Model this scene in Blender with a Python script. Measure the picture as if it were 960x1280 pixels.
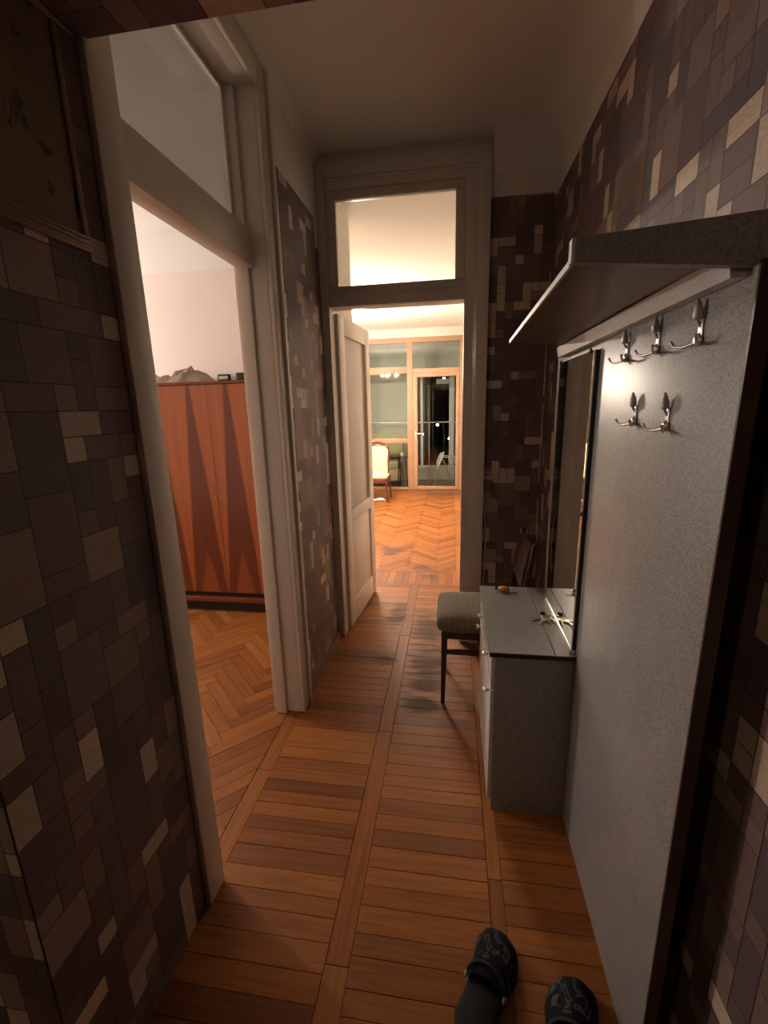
import bpy, bmesh, math, random
from mathutils import Vector, Matrix

for o in list(bpy.data.objects):
    bpy.data.objects.remove(o, do_unlink=True)
scene = bpy.context.scene
COL = scene.collection
R0 = random.Random(7)

# ------------------------------------------------------------------ camera
F_PX = 553.0
cam_d = bpy.data.cameras.new('camera')
cam = bpy.data.objects.new('camera', cam_d)
COL.objects.link(cam)
cam_d.sensor_fit = 'VERTICAL'
cam_d.sensor_height = 24.0
cam_d.sensor_width = 18.0
cam_d.lens = F_PX / 1280.0 * 24.0
cam_d.clip_start = 0.02
cam_d.clip_end = 300


def _ray(px, py):
    return Vector(((px - 480) / F_PX, (py - 640) / F_PX, 1.0))


_Y = _ray(565, 508).normalized()            # hall axis
_D = _ray(540, 3000)
_D = (_D - _D.dot(_Y) * _Y).normalized()    # straight down
_Z = -_D
_X = _Y.cross(_Z)
H_CAM = 1.55


def to_world(v):
    return Vector((_X.dot(v), _Y.dot(v), _Z.dot(v)))


_r, _u, _b = to_world(Vector((1, 0, 0))), to_world(Vector((0, -1, 0))), to_world(Vector((0, 0, -1)))
cam.matrix_world = Matrix(((_r.x, _u.x, _b.x, 0), (_r.y, _u.y, _b.y, 0), (_r.z, _u.z, _b.z, H_CAM), (0, 0, 0, 1)))
scene.camera = cam

# ------------------------------------------------------------------ world, exposure
world = bpy.data.worlds.new('night')
scene.world = world
world.use_nodes = True
wb = world.node_tree.nodes['Background']
wb.inputs['Color'].default_value = (0.010, 0.014, 0.028, 1)
wb.inputs['Strength'].default_value = 0.35
vs = scene.view_settings
vs.view_transform = 'Standard'
vs.look = 'None'
vs.gamma = 1.0
vs.use_curve_mapping = False
vs.exposure = 0.0

LIVING_W = 800.0      # whole chandelier, watts
BEDROOM_W = 125.0
LIVING_C = (1.0, 0.85, 0.69)
BEDROOM_C = (1.0, 0.94, 0.88)

# ------------------------------------------------------------------ node helpers
def new_mat(name):
    m = bpy.data.materials.new(name)
    m.use_nodes = True
    nt = m.node_tree
    return m, nt, nt.nodes['Principled BSDF']


def N(nt, kind, **kw):
    n = nt.nodes.new(kind)
    for k, v in kw.items():
        setattr(n, k, v)
    return n


def ramp(nt, stops, interp='LINEAR'):
    r = N(nt, 'ShaderNodeValToRGB')
    cr = r.color_ramp
    cr.interpolation = interp
    while len(cr.elements) < len(stops):
        cr.elements.new(0.5)
    for e, (p, c) in zip(cr.elements, stops):
        e.position = p
        e.color = (c[0], c[1], c[2], 1)
    return r


def math_n(nt, op, a, b=None, clamp=False):
    n = N(nt, 'ShaderNodeMath', operation=op, use_clamp=clamp)
    for i, v in enumerate((a, b)):
        if v is None:
            continue
        if isinstance(v, (int, float)):
            n.inputs[i].default_value = v
        else:
            nt.links.new(v, n.inputs[i])
    return n.outputs[0]


def mixc(nt, fac, a, b, blend='MIX'):
    n = N(nt, 'ShaderNodeMix', data_type='RGBA', blend_type=blend)
    for sock, v in ((n.inputs[0], fac), (n.inputs[6], a), (n.inputs[7], b)):
        if isinstance(v, (int, float)):
            sock.default_value = v
        elif isinstance(v, tuple):
            sock.default_value = (v[0], v[1], v[2], 1)
        else:
            nt.links.new(v, sock)
    return n.outputs[2]


def coords(nt, kind='Object', scale=(1, 1, 1)):
    tc = N(nt, 'ShaderNodeTexCoord')
    mp = N(nt, 'ShaderNodeMapping')
    mp.inputs['Scale'].default_value = scale
    nt.links.new(tc.outputs[kind], mp.inputs[0])
    return mp.outputs[0]


def world_pos(nt, scale=(1, 1, 1)):
    g = N(nt, 'ShaderNodeNewGeometry')
    mp = N(nt, 'ShaderNodeMapping')
    mp.inputs['Scale'].default_value = scale
    nt.links.new(g.outputs['Position'], mp.inputs[0])
    return mp.outputs[0]


def noise(nt, vec, scale, detail=3, rough=0.5, out='Fac', dist=0.0):
    n = N(nt, 'ShaderNodeTexNoise')
    n.inputs['Scale'].default_value = scale
    n.inputs['Detail'].default_value = detail
    n.inputs['Roughness'].default_value = rough
    n.inputs['Distortion'].default_value = dist
    if vec is not None:
        nt.links.new(vec, n.inputs['Vector'])
    return n.outputs[out]


def bump(nt, bsdf, h, strength, dist=0.002):
    b = N(nt, 'ShaderNodeBump')
    b.inputs['Strength'].default_value = strength
    b.inputs['Distance'].default_value = dist
    nt.links.new(h, b.inputs['Height'])
    nt.links.new(b.outputs[0], bsdf.inputs['Normal'])


def simple(name, col, rough=0.5, metal=0.0, var=0.12, scale=12, bmp=0.0, coat=0.0):
    m, nt, p = new_mat(name)
    f = noise(nt, world_pos(nt), scale, 4)
    a = tuple(c * (1 - var) for c in col)
    b = tuple(min(1, c * (1 + var)) for c in col)
    nt.links.new(mixc(nt, f, a, b), p.inputs['Base Color'])
    p.inputs['Roughness'].default_value = rough
    p.inputs['Metallic'].default_value = metal
    p.inputs['Coat Weight'].default_value = coat
    if bmp:
        bump(nt, p, noise(nt, world_pos(nt), scale * 4, 4), bmp)
    return m


M = {}
M['plaster'] = simple('whitewashed plaster', (0.74, 0.69, 0.62), 0.9, var=0.05, scale=3, bmp=0.15)
M['ceiling'] = simple('ceiling whitewash', (0.80, 0.77, 0.72), 0.92, var=0.04, scale=2, bmp=0.1)
M['bedroom_wall'] = simple('pale pink wallpaper', (0.80, 0.68, 0.62), 0.85, var=0.05, scale=4)
M['paint'] = simple('cream oil paint', (0.70, 0.63, 0.55), 0.42, var=0.07, scale=5, bmp=0.12)
M['paint_bead'] = simple('fresh white paint', (0.74, 0.70, 0.63), 0.4, var=0.05, scale=5)
M['dark_wood'] = simple('dark stained wood', (0.045, 0.022, 0.014), 0.38, var=0.3, scale=20)
M['base_wood'] = simple('baseboard brown paint', (0.16, 0.075, 0.045), 0.45, var=0.2, scale=9)
M['frame_wood'] = simple('varnished pine frame', (0.42, 0.255, 0.155), 0.5, var=0.15, scale=7)
M['chrome'] = simple('worn chrome', (0.72, 0.70, 0.67), 0.34, 1.0, var=0.1, scale=60)
M['black'] = simple('black backing', (0.012, 0.011, 0.010), 0.5, var=0.2, scale=20)
M['subfloor'] = simple('dark joint dirt', (0.035, 0.018, 0.009), 0.9, var=0.3, scale=30)
M['cable'] = simple('white cable plastic', (0.58, 0.54, 0.48), 0.4, var=0.05)
M['white_pl'] = simple('white plastic', (0.72, 0.71, 0.68), 0.35, var=0.04)
M['balcony_wall'] = simple('pale grey green render', (0.55, 0.60, 0.52), 0.85, var=0.06, scale=3)
M['balcony_floor'] = simple('grey balcony screed', (0.28, 0.25, 0.21), 0.7, var=0.12, scale=6)
M['sofa'] = simple('pale olive upholstery', (0.50, 0.47, 0.27), 0.9, var=0.1, scale=30, bmp=0.2)
M['yellow_cloth'] = simple('yellow brocade', (0.86, 0.74, 0.40), 0.75, var=0.12, scale=40, bmp=0.2)
M['mahogany'] = simple('carved mahogany', (0.10, 0.028, 0.016), 0.25, var=0.3, scale=25, coat=0.3)
M['maroon'] = simple('dark maroon cloth', (0.055, 0.020, 0.020), 0.85, var=0.3, scale=25, bmp=0.3)
M['bundle'] = simple('crumpled linen', (0.27, 0.205, 0.15), 0.9, var=0.25, scale=14, bmp=0.4)
M['orange'] = simple('orange plastic', (0.75, 0.33, 0.04), 0.4, var=0.2, scale=80)
M['brass'] = simple('old brass', (0.45, 0.32, 0.12), 0.35, 1.0, var=0.2, scale=60)
M['night_block'] = simple('night facade', (0.05, 0.05, 0.055), 0.9, var=0.2, scale=0.5)
M['white_cloth'] = simple('white cotton', (0.80, 0.79, 0.76), 0.9, var=0.06, scale=20, bmp=0.3)
M['knob_glass'] = simple('smoky ribbed knob', (0.48, 0.45, 0.42), 0.25, 0.0, var=0.2, scale=90, coat=0.5)


def mat_floor():
    m, nt, p = new_mat('old oak parquet')
    oi = N(nt, 'ShaderNodeObjectInfo')
    at = N(nt, 'ShaderNodeAttribute', attribute_name='rnd')
    pc = N(nt, 'ShaderNodeAttribute', attribute_name='pco')
    r = math_n(nt, 'FRACT', math_n(nt, 'ADD', oi.outputs['Random'], at.outputs['Fac']))
    off = N(nt, 'ShaderNodeCombineXYZ')
    nt.links.new(math_n(nt, 'MULTIPLY', r, 37.0), off.inputs[0])
    nt.links.new(math_n(nt, 'MULTIPLY', r, 91.0), off.inputs[1])
    ad = N(nt, 'ShaderNodeVectorMath', operation='ADD')
    nt.links.new(pc.outputs['Vector'], ad.inputs[0])
    nt.links.new(off.outputs[0], ad.inputs[1])
    mp = N(nt, 'ShaderNodeMapping')
    mp.inputs['Scale'].default_value = (3.0, 60.0, 1.0)
    nt.links.new(ad.outputs[0], mp.inputs[0])
    g = noise(nt, mp.outputs[0], 1.0, 5, 0.6, dist=0.6)
    base = ramp(nt, [(0.0, (0.185, 0.058, 0.012)), (0.35, (0.30, 0.100, 0.019)), (0.7, (0.375, 0.134, 0.028)), (1.0, (0.245, 0.075, 0.017))])
    nt.links.new(r, base.inputs[0])
    gr = ramp(nt, [(0.3, (0.55, 0.50, 0.46)), (0.6, (1.0, 1.0, 1.0))])
    nt.links.new(g, gr.inputs[0])
    c = mixc(nt, 0.8, base.outputs[0], gr.outputs[0], 'MULTIPLY')
    # worn, greyed patches where the varnish has gone
    gp = N(nt, 'ShaderNodeNewGeometry')
    wn = noise(nt, world_pos(nt, (2.2, 7.0, 1.0)), 2.0, 5, 0.65)
    acc = None
    for (x, y, rx, ry) in ((-0.64, 4.66, 0.17, 0.22), (-0.25, 4.15, 0.16, 0.14), (-0.21, 3.92, 0.12, 0.10), (-0.40, 3.1, 0.10, 0.25), (-0.16, 2.95, 0.16, 0.4), (-0.13, 2.45, 0.16, 0.42), (-0.15, 2.07, 0.13, 0.12), (-0.38, 2.48, 0.1, 0.1), (-0.15, 8.0, 0.5, 0.25)):
        mp2 = N(nt, 'ShaderNodeMapping')
        mp2.inputs['Location'].default_value = (-x / rx, -y / ry, 0)
        mp2.inputs['Scale'].default_value = (1 / rx, 1 / ry, 0)
        nt.links.new(gp.outputs['Position'], mp2.inputs[0])
        ln = N(nt, 'ShaderNodeVectorMath', operation='LENGTH')
        nt.links.new(mp2.outputs[0], ln.inputs[0])
        d = math_n(nt, 'SUBTRACT', 1.25, ln.outputs['Value'], clamp=True)
        acc = d if acc is None else math_n(nt, 'MAXIMUM', acc, d)
    wear = math_n(nt, 'MULTIPLY', math_n(nt, 'SUBTRACT', math_n(nt, 'ADD', wn, math_n(nt, 'MULTIPLY', acc, 0.26)), 0.58), 5.0, clamp=True)
    wear = math_n(nt, 'MULTIPLY', wear, math_n(nt, 'MULTIPLY', acc, 1.6, clamp=True))
    c = mixc(nt, math_n(nt, 'MULTIPLY', wear, 0.85), c, (0.085, 0.060, 0.045))
    nt.links.new(c, p.inputs['Base Color'])
    rr = math_n(nt, 'ADD', math_n(nt, 'MULTIPLY', g, 0.16), math_n(nt, 'ADD', 0.42, math_n(nt, 'MULTIPLY', wear, 0.3)))
    nt.links.new(rr, p.inputs['Roughness'])
    p.inputs['Specular IOR Level'].default_value = 0.3
    bump(nt, p, g, 0.12, 0.001)
    return m


M['parquet'] = mat_floor()


def mat_wallpaper():
    m, nt, p = new_mat('patchwork wallpaper')
    at = N(nt, 'ShaderNodeAttribute', attribute_name='tcol')
    w1 = noise(nt, world_pos(nt, (1, 1, 1)), 160, 3, 0.7)
    w2 = noise(nt, world_pos(nt, (60, 60, 400)), 1.0, 2)
    f = math_n(nt, 'ADD', math_n(nt, 'MULTIPLY', w1, 0.6), math_n(nt, 'MULTIPLY', w2, 0.4))
    rp = ramp(nt, [(0.3, (0.72, 0.72, 0.72)), (0.7, (1.25, 1.25, 1.25))])
    nt.links.new(f, rp.inputs[0])
    nt.links.new(mixc(nt, 1.0, at.outputs['Color'], rp.outputs[0], 'MULTIPLY'), p.inputs['Base Color'])
    p.inputs['Roughness'].default_value = 0.62
    bump(nt, p, f, 0.35, 0.001)
    return m


M['wallpaper'] = mat_wallpaper()
M['paper_joint'] = simple('wallpaper printed line', (0.030, 0.021, 0.020), 0.7, var=0.1)


def mat_laminate(name, c0, c1, rough):
    m, nt, p = new_mat(name)
    n1 = noise(nt, world_pos(nt), 210, 4, 0.75)
    n2 = noise(nt, world_pos(nt), 9, 3)
    rp = ramp(nt, [(0.38, c0), (0.62, c1)])
    nt.links.new(n1, rp.inputs[0])
    rp2 = ramp(nt, [(0.3, (0.9, 0.9, 0.9)), (0.7, (1.05, 1.05, 1.05))])
    nt.links.new(n2, rp2.inputs[0])
    nt.links.new(mixc(nt, 1.0, rp.outputs[0], rp2.outputs[0], 'MULTIPLY'), p.inputs['Base Color'])
    p.inputs['Roughness'].default_value = rough
    return m


M['laminate'] = mat_laminate('speckled grey laminate', (0.19, 0.182, 0.174), (0.38, 0.368, 0.35), 0.36)
M['shelf_brown'] = mat_laminate('brown shelf laminate', (0.085, 0.060, 0.045), (0.13, 0.095, 0.07), 0.35)
M['laminate_edge'] = mat_laminate('pale laminate edge', (0.55, 0.53, 0.50), (0.66, 0.64, 0.61), 0.35)


def mat_glass(name, tint, refl=1.0):
    m, nt, p = new_mat(name)
    nt.nodes.remove(p)
    out = nt.nodes['Material Output']
    tr = N(nt, 'ShaderNodeBsdfTransparent')
    tr.inputs[0].default_value = (*tint, 1)
    gl = N(nt, 'ShaderNodeBsdfGlossy')
    gl.inputs['Roughness'].default_value = 0.01
    fr = N(nt, 'ShaderNodeFresnel')
    fr.inputs[0].default_value = 1.5
    mx = N(nt, 'ShaderNodeMixShader')
    nt.links.new(math_n(nt, 'MULTIPLY', fr.outputs[0], refl, clamp=True), mx.inputs[0])
    nt.links.new(tr.outputs[0], mx.inputs[1])
    nt.links.new(gl.outputs[0], mx.inputs[2])
    nt.links.new(mx.outputs[0], out.inputs[0])
    return m


M['glass'] = mat_glass('window glass', (0.93, 0.96, 0.95), 1.0)
M['glass_dirty'] = mat_glass('dusty transom glass', (0.94, 0.94, 0.93), 0.8)


def mat_frosted():
    m, nt, p = new_mat('ribbed frosted glass')
    out = nt.nodes['Material Output']
    nt.nodes.remove(p)
    tl = N(nt, 'ShaderNodeBsdfTranslucent')
    tl.inputs[0].default_value = (0.90, 0.85, 0.78, 1)
    gl = N(nt, 'ShaderNodeBsdfGlossy')
    gl.inputs['Roughness'].default_value = 0.18
    df = N(nt, 'ShaderNodeBsdfDiffuse')
    df.inputs[0].default_value = (0.55, 0.48, 0.40, 1)
    wv = N(nt, 'ShaderNodeTexWave', bands_direction='Z')
    wv.inputs['Scale'].default_value = 14
    wv.inputs['Distortion'].default_value = 2
    wv.inputs['Detail'].default_value = 2
    nt.links.new(world_pos(nt), wv.inputs[0])
    b = N(nt, 'ShaderNodeBump')
    b.inputs['Strength'].default_value = 0.5
    b.inputs['Distance'].default_value = 0.003
    nt.links.new(wv.outputs['Fac'], b.inputs['Height'])
    nt.links.new(b.outputs[0], gl.inputs['Normal'])
    m1 = N(nt, 'ShaderNodeMixShader')
    m1.inputs[0].default_value = 0.3
    nt.links.new(tl.outputs[0], m1.inputs[1])
    nt.links.new(df.outputs[0], m1.inputs[2])
    m2 = N(nt, 'ShaderNodeMixShader')
    m2.inputs[0].default_value = 0.14
    nt.links.new(m1.outputs[0], m2.inputs[1])
    nt.links.new(gl.outputs[0], m2.inputs[2])
    nt.links.new(m2.outputs[0], out.inputs[0])
    return m


M['frosted'] = mat_frosted()


def mat_shade(name, through, tint):
    m, nt, p = new_mat(name)
    out = nt.nodes['Material Output']
    nt.nodes.remove(p)
    tl = N(nt, 'ShaderNodeBsdfTranslucent')
    tl.inputs[0].default_value = (*tint, 1)
    tr = N(nt, 'ShaderNodeBsdfTransparent')
    mx = N(nt, 'ShaderNodeMixShader')
    mx.inputs[0].default_value = through
    nt.links.new(tl.outputs[0], mx.inputs[1])
    nt.links.new(tr.outputs[0], mx.inputs[2])
    nt.links.new(mx.outputs[0], out.inputs[0])
    return m


M['shade'] = mat_shade('opal lamp glass', 0.35, (0.85, 0.82, 0.78))
M['shade_dense'] = mat_shade('thin milk glass', 0.88, (0.5, 0.48, 0.45))


def mat_mirror():
    m, nt, p = new_mat('silvered mirror')
    n = noise(nt, world_pos(nt), 3, 2)
    rp = ramp(nt, [(0.3, (0.66, 0.67, 0.64)), (0.7, (0.74, 0.75, 0.72))])
    nt.links.new(n, rp.inputs[0])
    nt.links.new(rp.outputs[0], p.inputs['Base Color'])
    p.inputs['Metallic'].default_value = 1
    p.inputs['Roughness'].default_value = 0.015
    return m


M['mirror'] = mat_mirror()


def mat_veneer():
    """book-matched walnut veneer: dark wedges standing on light ones (object x, z)"""
    m, nt, p = new_mat('wedge patterned veneer')
    tc = N(nt, 'ShaderNodeTexCoord')
    sp = N(nt, 'ShaderNodeSeparateXYZ')
    nt.links.new(tc.outputs['Object'], sp.inputs[0])
    wob = noise(nt, tc.outputs['Object'], 3.0, 2)
    x = math_n(nt, 'DIVIDE', math_n(nt, 'ADD', sp.outputs[0], math_n(nt, 'MULTIPLY', math_n(nt, 'SUBTRACT', wob, 0.5), 0.02)), 0.287)
    d = math_n(nt, 'ABSOLUTE', math_n(nt, 'SUBTRACT', math_n(nt, 'FRACT', x), 0.5))
    t = math_n(nt, 'DIVIDE', math_n(nt, 'SUBTRACT', sp.outputs[2], 0.18), 1.56, clamp=True)
    half = math_n(nt, 'SUBTRACT', 0.50, math_n(nt, 'MULTIPLY', t, 0.42))
    dark = math_n(nt, 'MULTIPLY', math_n(nt, 'SUBTRACT', half, d), 18.0, clamp=True)
    half2 = math_n(nt, 'MULTIPLY', 0.30, math_n(nt, 'SUBTRACT', 1.0, math_n(nt, 'MULTIPLY', t, 4.0)))
    lite2 = math_n(nt, 'MULTIPLY', math_n(nt, 'SUBTRACT', half2, d), 14.0, clamp=True)
    dk = math_n(nt, 'SUBTRACT', dark, math_n(nt, 'MULTIPLY', lite2, 0.55), clamp=True)
    g = noise(nt, coords(nt, 'Object', (38, 38, 1.5)), 1.0, 5, 0.6, dist=0.4)
    g2 = noise(nt, coords(nt, 'Object', (6, 6, 0.6)), 1.0, 3)
    light = mixc(nt, g2, (0.30, 0.075, 0.022), (0.46, 0.135, 0.040))
    c = mixc(nt, math_n(nt, 'MULTIPLY', dk, 0.85), light, (0.105, 0.022, 0.012))
    rp = ramp(nt, [(0.3, (0.7, 0.66, 0.62)), (0.65, (1, 1, 1))])
    nt.links.new(g, rp.inputs[0])
    nt.links.new(mixc(nt, 0.7, c, rp.outputs[0], 'MULTIPLY'), p.inputs['Base Color'])
    p.inputs['Roughness'].default_value = 0.3
    p.inputs['Coat Weight'].default_value = 0.25
    return m


M['veneer'] = mat_veneer()
M['ward_wood'] = simple('red brown varnish', (0.20, 0.055, 0.020), 0.3, var=0.2, scale=12)


def mat_stripes():
    m, nt, p = new_mat('striped corduroy')
    wv = N(nt, 'ShaderNodeTexWave', bands_direction='X')
    wv.inputs['Scale'].default_value = 26
    wv.inputs['Distortion'].default_value = 0.4
    nt.links.new(world_pos(nt), wv.inputs[0])
    c = mixc(nt, wv.outputs['Fac'], (0.085, 0.058, 0.036), (0.215, 0.160, 0.105))
    nt.links.new(c, p.inputs['Base Color'])
    p.inputs['Roughness'].default_value = 0.9
    p.inputs['Sheen Weight'].default_value = 0.2
    bump(nt, p, wv.outputs['Fac'], 0.4, 0.002)
    return m


M['stripes'] = mat_stripes()


def mat_marble_fabric():
    m, nt, p = new_mat('tie dyed black rubber')
    n = noise(nt, coords(nt, 'Object', (1, 1, 1)), 17, 4, 0.6, dist=1.6)
    rp = ramp(nt, [(0.54, (0.006, 0.006, 0.008)), (0.61, (0.085, 0.08, 0.08)), (0.66, (0.010, 0.010, 0.012))])
    nt.links.new(n, rp.inputs[0])
    nt.links.new(rp.outputs[0], p.inputs['Base Color'])
    p.inputs['Roughness'].default_value = 0.9
    p.inputs['Specular IOR Level'].default_value = 0.15
    return m


M['tie_dye'] = mat_marble_fabric()
M['rubber'] = simple('black rubber', (0.005, 0.005, 0.006), 0.85, var=0.3, scale=50)
M['grey_rubber'] = simple('grey rubber', (0.22, 0.20, 0.17), 0.6, var=0.2, scale=50)


def mat_picture():
    """dark brown panel with loose black brush marks"""
    m, nt, p = new_mat('smoky painted panel')
    n = noise(nt, coords(nt, 'Object', (1, 7, 5)), 1.6, 5, 0.6, dist=1.8)
    n2 = noise(nt, coords(nt, 'Object', (1, 1, 1)), 5, 3)
    b = mixc(nt, n2, (0.09, 0.055, 0.026), (0.19, 0.12, 0.055))
    rp = ramp(nt, [(0.60, (0, 0, 0)), (0.66, (1, 1, 1))])
    nt.links.new(n, rp.inputs[0])
    sep = N(nt, 'ShaderNodeSeparateColor')
    nt.links.new(rp.outputs[0], sep.inputs[0])
    nt.links.new(mixc(nt, sep.outputs[0], b, (0.014, 0.009, 0.007)), p.inputs['Base Color'])
    p.inputs['Roughness'].default_value = 0.5
    return m


M['picture'] = mat_picture()
M['gilt'] = simple('dull gilt moulding', (0.22, 0.13, 0.055), 0.45, var=0.25, scale=30)


def mat_emit(name, col, s):
    m, nt, p = new_mat(name)
    p.inputs['Base Color'].default_value = (*col, 1)
    p.inputs['Emission Color'].default_value = (*col, 1)
    p.inputs['Emission Strength'].default_value = s
    return m


M['lit_window'] = mat_emit('lit far window', (1.0, 0.78, 0.48), 1.2)
M['street'] = mat_emit('street lamp glow', (1.0, 0.95, 0.85), 30)

# ------------------------------------------------------------------ mesh helpers
class MB:
    def __init__(s):
        s.v, s.f, s.m = [], [], []

    def quad(s, pts, mi=0):
        n = len(s.v)
        s.v += [tuple(p) for p in pts]
        s.f.append(tuple(range(n, n + len(pts))))
        s.m.append(mi)
        return s

    def hexa(s, b, t, mi=0):
        """bottom ring b and top ring t of equal length, both counter-clockwise seen from above"""
        n, k = len(s.v), len(b)
        s.v += [tuple(p) for p in b] + [tuple(p) for p in t]
        s.f.append(tuple(n + i for i in reversed(range(k))))
        s.f.append(tuple(n + k + i for i in range(k)))
        for i in range(k):
            j = (i + 1) % k
            s.f.append((n + i, n + j, n + k + j, n + k + i))
        s.m += [mi] * (k + 2)
        return s

    def box(s, x0, x1, y0, y1, z0, z1, mi=0):
        r = ((x0, y0), (x1, y0), (x1, y1), (x0, y1))
        return s.hexa([(x, y, z0) for x, y in r], [(x, y, z1) for x, y in r], mi)

    def tube(s, pts, rad, n=8, mi=0, cap=True):
        """pts: list of 3-D points, rad: number or list"""
        pts = [Vector(p) for p in pts]
        rs = rad if isinstance(rad, (list, tuple)) else [rad] * len(pts)
        base = len(s.v)
        up = None
        for i, p in enumerate(pts):
            a = pts[max(0, i - 1)]
            b = pts[min(len(pts) - 1, i + 1)]
            t = (b - a).normalized()
            if up is None:
                up = Vector((0, 0, 1)) if abs(t.z) < 0.9 else Vector((1, 0, 0))
            u = (up - up.dot(t) * t)
            if u.length < 1e-5:
                u = Vector((0, 1, 0)) - t * t.y
            u.normalize()
            up = u
            w = t.cross(u)
            for k in range(n):
                an = 2 * math.pi * k / n
                s.v.append(tuple(p + (u * math.cos(an) + w * math.sin(an)) * rs[i]))
        for i in range(len(pts) - 1):
            for k in range(n):
                j = (k + 1) % n
                a, b = base + i * n, base + (i + 1) * n
                s.f.append((a + k, a + j, b + j, b + k))
                s.m.append(mi)
        if cap:
            e = base + (len(pts) - 1) * n
            s.f.append(tuple(base + k for k in reversed(range(n))))
            s.f.append(tuple(e + k for k in range(n)))
            s.m += [mi, mi]
        return s

    def lathe(s, prof, org, axis=(0, 0, 1), n=16, mi=0):
        """prof: list of (radius, distance along axis)"""
        o, ax = Vector(org), Vector(axis).normalized()
        return s.tube([o + ax * h for r, h in prof], [max(r, 1e-4) for r, h in prof], n, mi)

    def loft(s, rings, mi=0, cap=True):
        base, n = len(s.v), len(rings[0])
        for r in rings:
            s.v += [tuple(p) for p in r]
        for i in range(len(rings) - 1):
            for k in range(n):
                j = (k + 1) % n
                a, b = base + i * n, base + (i + 1) * n
                s.f.append((a + k, a + j, b + j, b + k))
                s.m.append(mi)
        if cap:
            e = base + (len(rings) - 1) * n
            s.f.append(tuple(base + k for k in reversed(range(n))))
            s.f.append(tuple(e + k for k in range(n)))
            s.m += [mi, mi]
        return s

    def build(s, name, mats, parent=None, bevel=0.0, smooth=None, origin=None, subsurf=0):
        if not isinstance(mats, (list, tuple)):
            mats = [mats]
        if parent is not None:
            org = wloc(parent)
        elif origin is not None:
            org = Vector(origin)
        else:
            xs = [v[0] for v in s.v]; ys = [v[1] for v in s.v]; zs = [v[2] for v in s.v]
            org = Vector(((min(xs) + max(xs)) / 2, (min(ys) + max(ys)) / 2, min(zs)))
        me = bpy.data.meshes.new(name)
        me.from_pydata([tuple(Vector(v) - org) for v in s.v], [], s.f)
        for m in mats:
            me.materials.append(m)
        for pl, mi in zip(me.polygons, s.m):
            pl.material_index = mi
        bm = bmesh.new()
        bm.from_mesh(me)
        bmesh.ops.recalc_face_normals(bm, faces=bm.faces)
        if bevel:
            bmesh.ops.bevel(bm, geom=[e for e in bm.edges if len(e.link_faces) == 2 and e.calc_face_angle(0) > 0.5],
                            offset=bevel, segments=2, affect='EDGES', profile=0.5, clamp_overlap=True)
        bm.to_mesh(me)
        bm.free()
        if smooth is not None:
            for pl in me.polygons:
                pl.use_smooth = True
            me.set_sharp_from_angle(angle=math.radians(smooth))
        o = bpy.data.objects.new(name, me)
        COL.objects.link(o)
        if parent is not None:
            o.parent = parent
        else:
            o.location = org
        if subsurf:
            md = o.modifiers.new('smooth', 'SUBSURF')
            md.levels = md.render_levels = subsurf
        return o


def wloc(o):
    v = Vector((0, 0, 0))
    while o is not None:
        v += o.location
        o = o.parent
    return v


def tag(o, label=None, cat=None, group=None, kind=None):
    if label: o['label'] = label
    if cat: o['category'] = cat
    if group: o['group'] = group
    if kind: o['kind'] = kind
    return o


def thing(name, loc, label, cat, group=None, kind=None):
    o = bpy.data.objects.new(name, None)
    o.empty_display_size = 0.1
    o.location = loc
    COL.objects.link(o)
    return tag(o, label, cat, group, kind)


def bx(name, dims, mat, parent=None, bevel=0.0, smooth=None):
    return MB().box(*dims).build(name, mat, parent, bevel, smooth if smooth is not None else (35 if bevel else None))


def struct(name, dims, mat, label=None, cat=None):
    return tag(bx(name, dims, mat), label, cat, kind='structure')


# ------------------------------------------------------------------ wallpaper
PAL = [((0.134, 0.080, 0.076), 24), ((0.162, 0.101, 0.085), 24), ((0.110, 0.072, 0.079), 14), ((0.220, 0.145, 0.117), 16),
       ((0.280, 0.193, 0.155), 8), ((0.540, 0.415, 0.305), 18), ((0.460, 0.350, 0.276), 11)]


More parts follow.
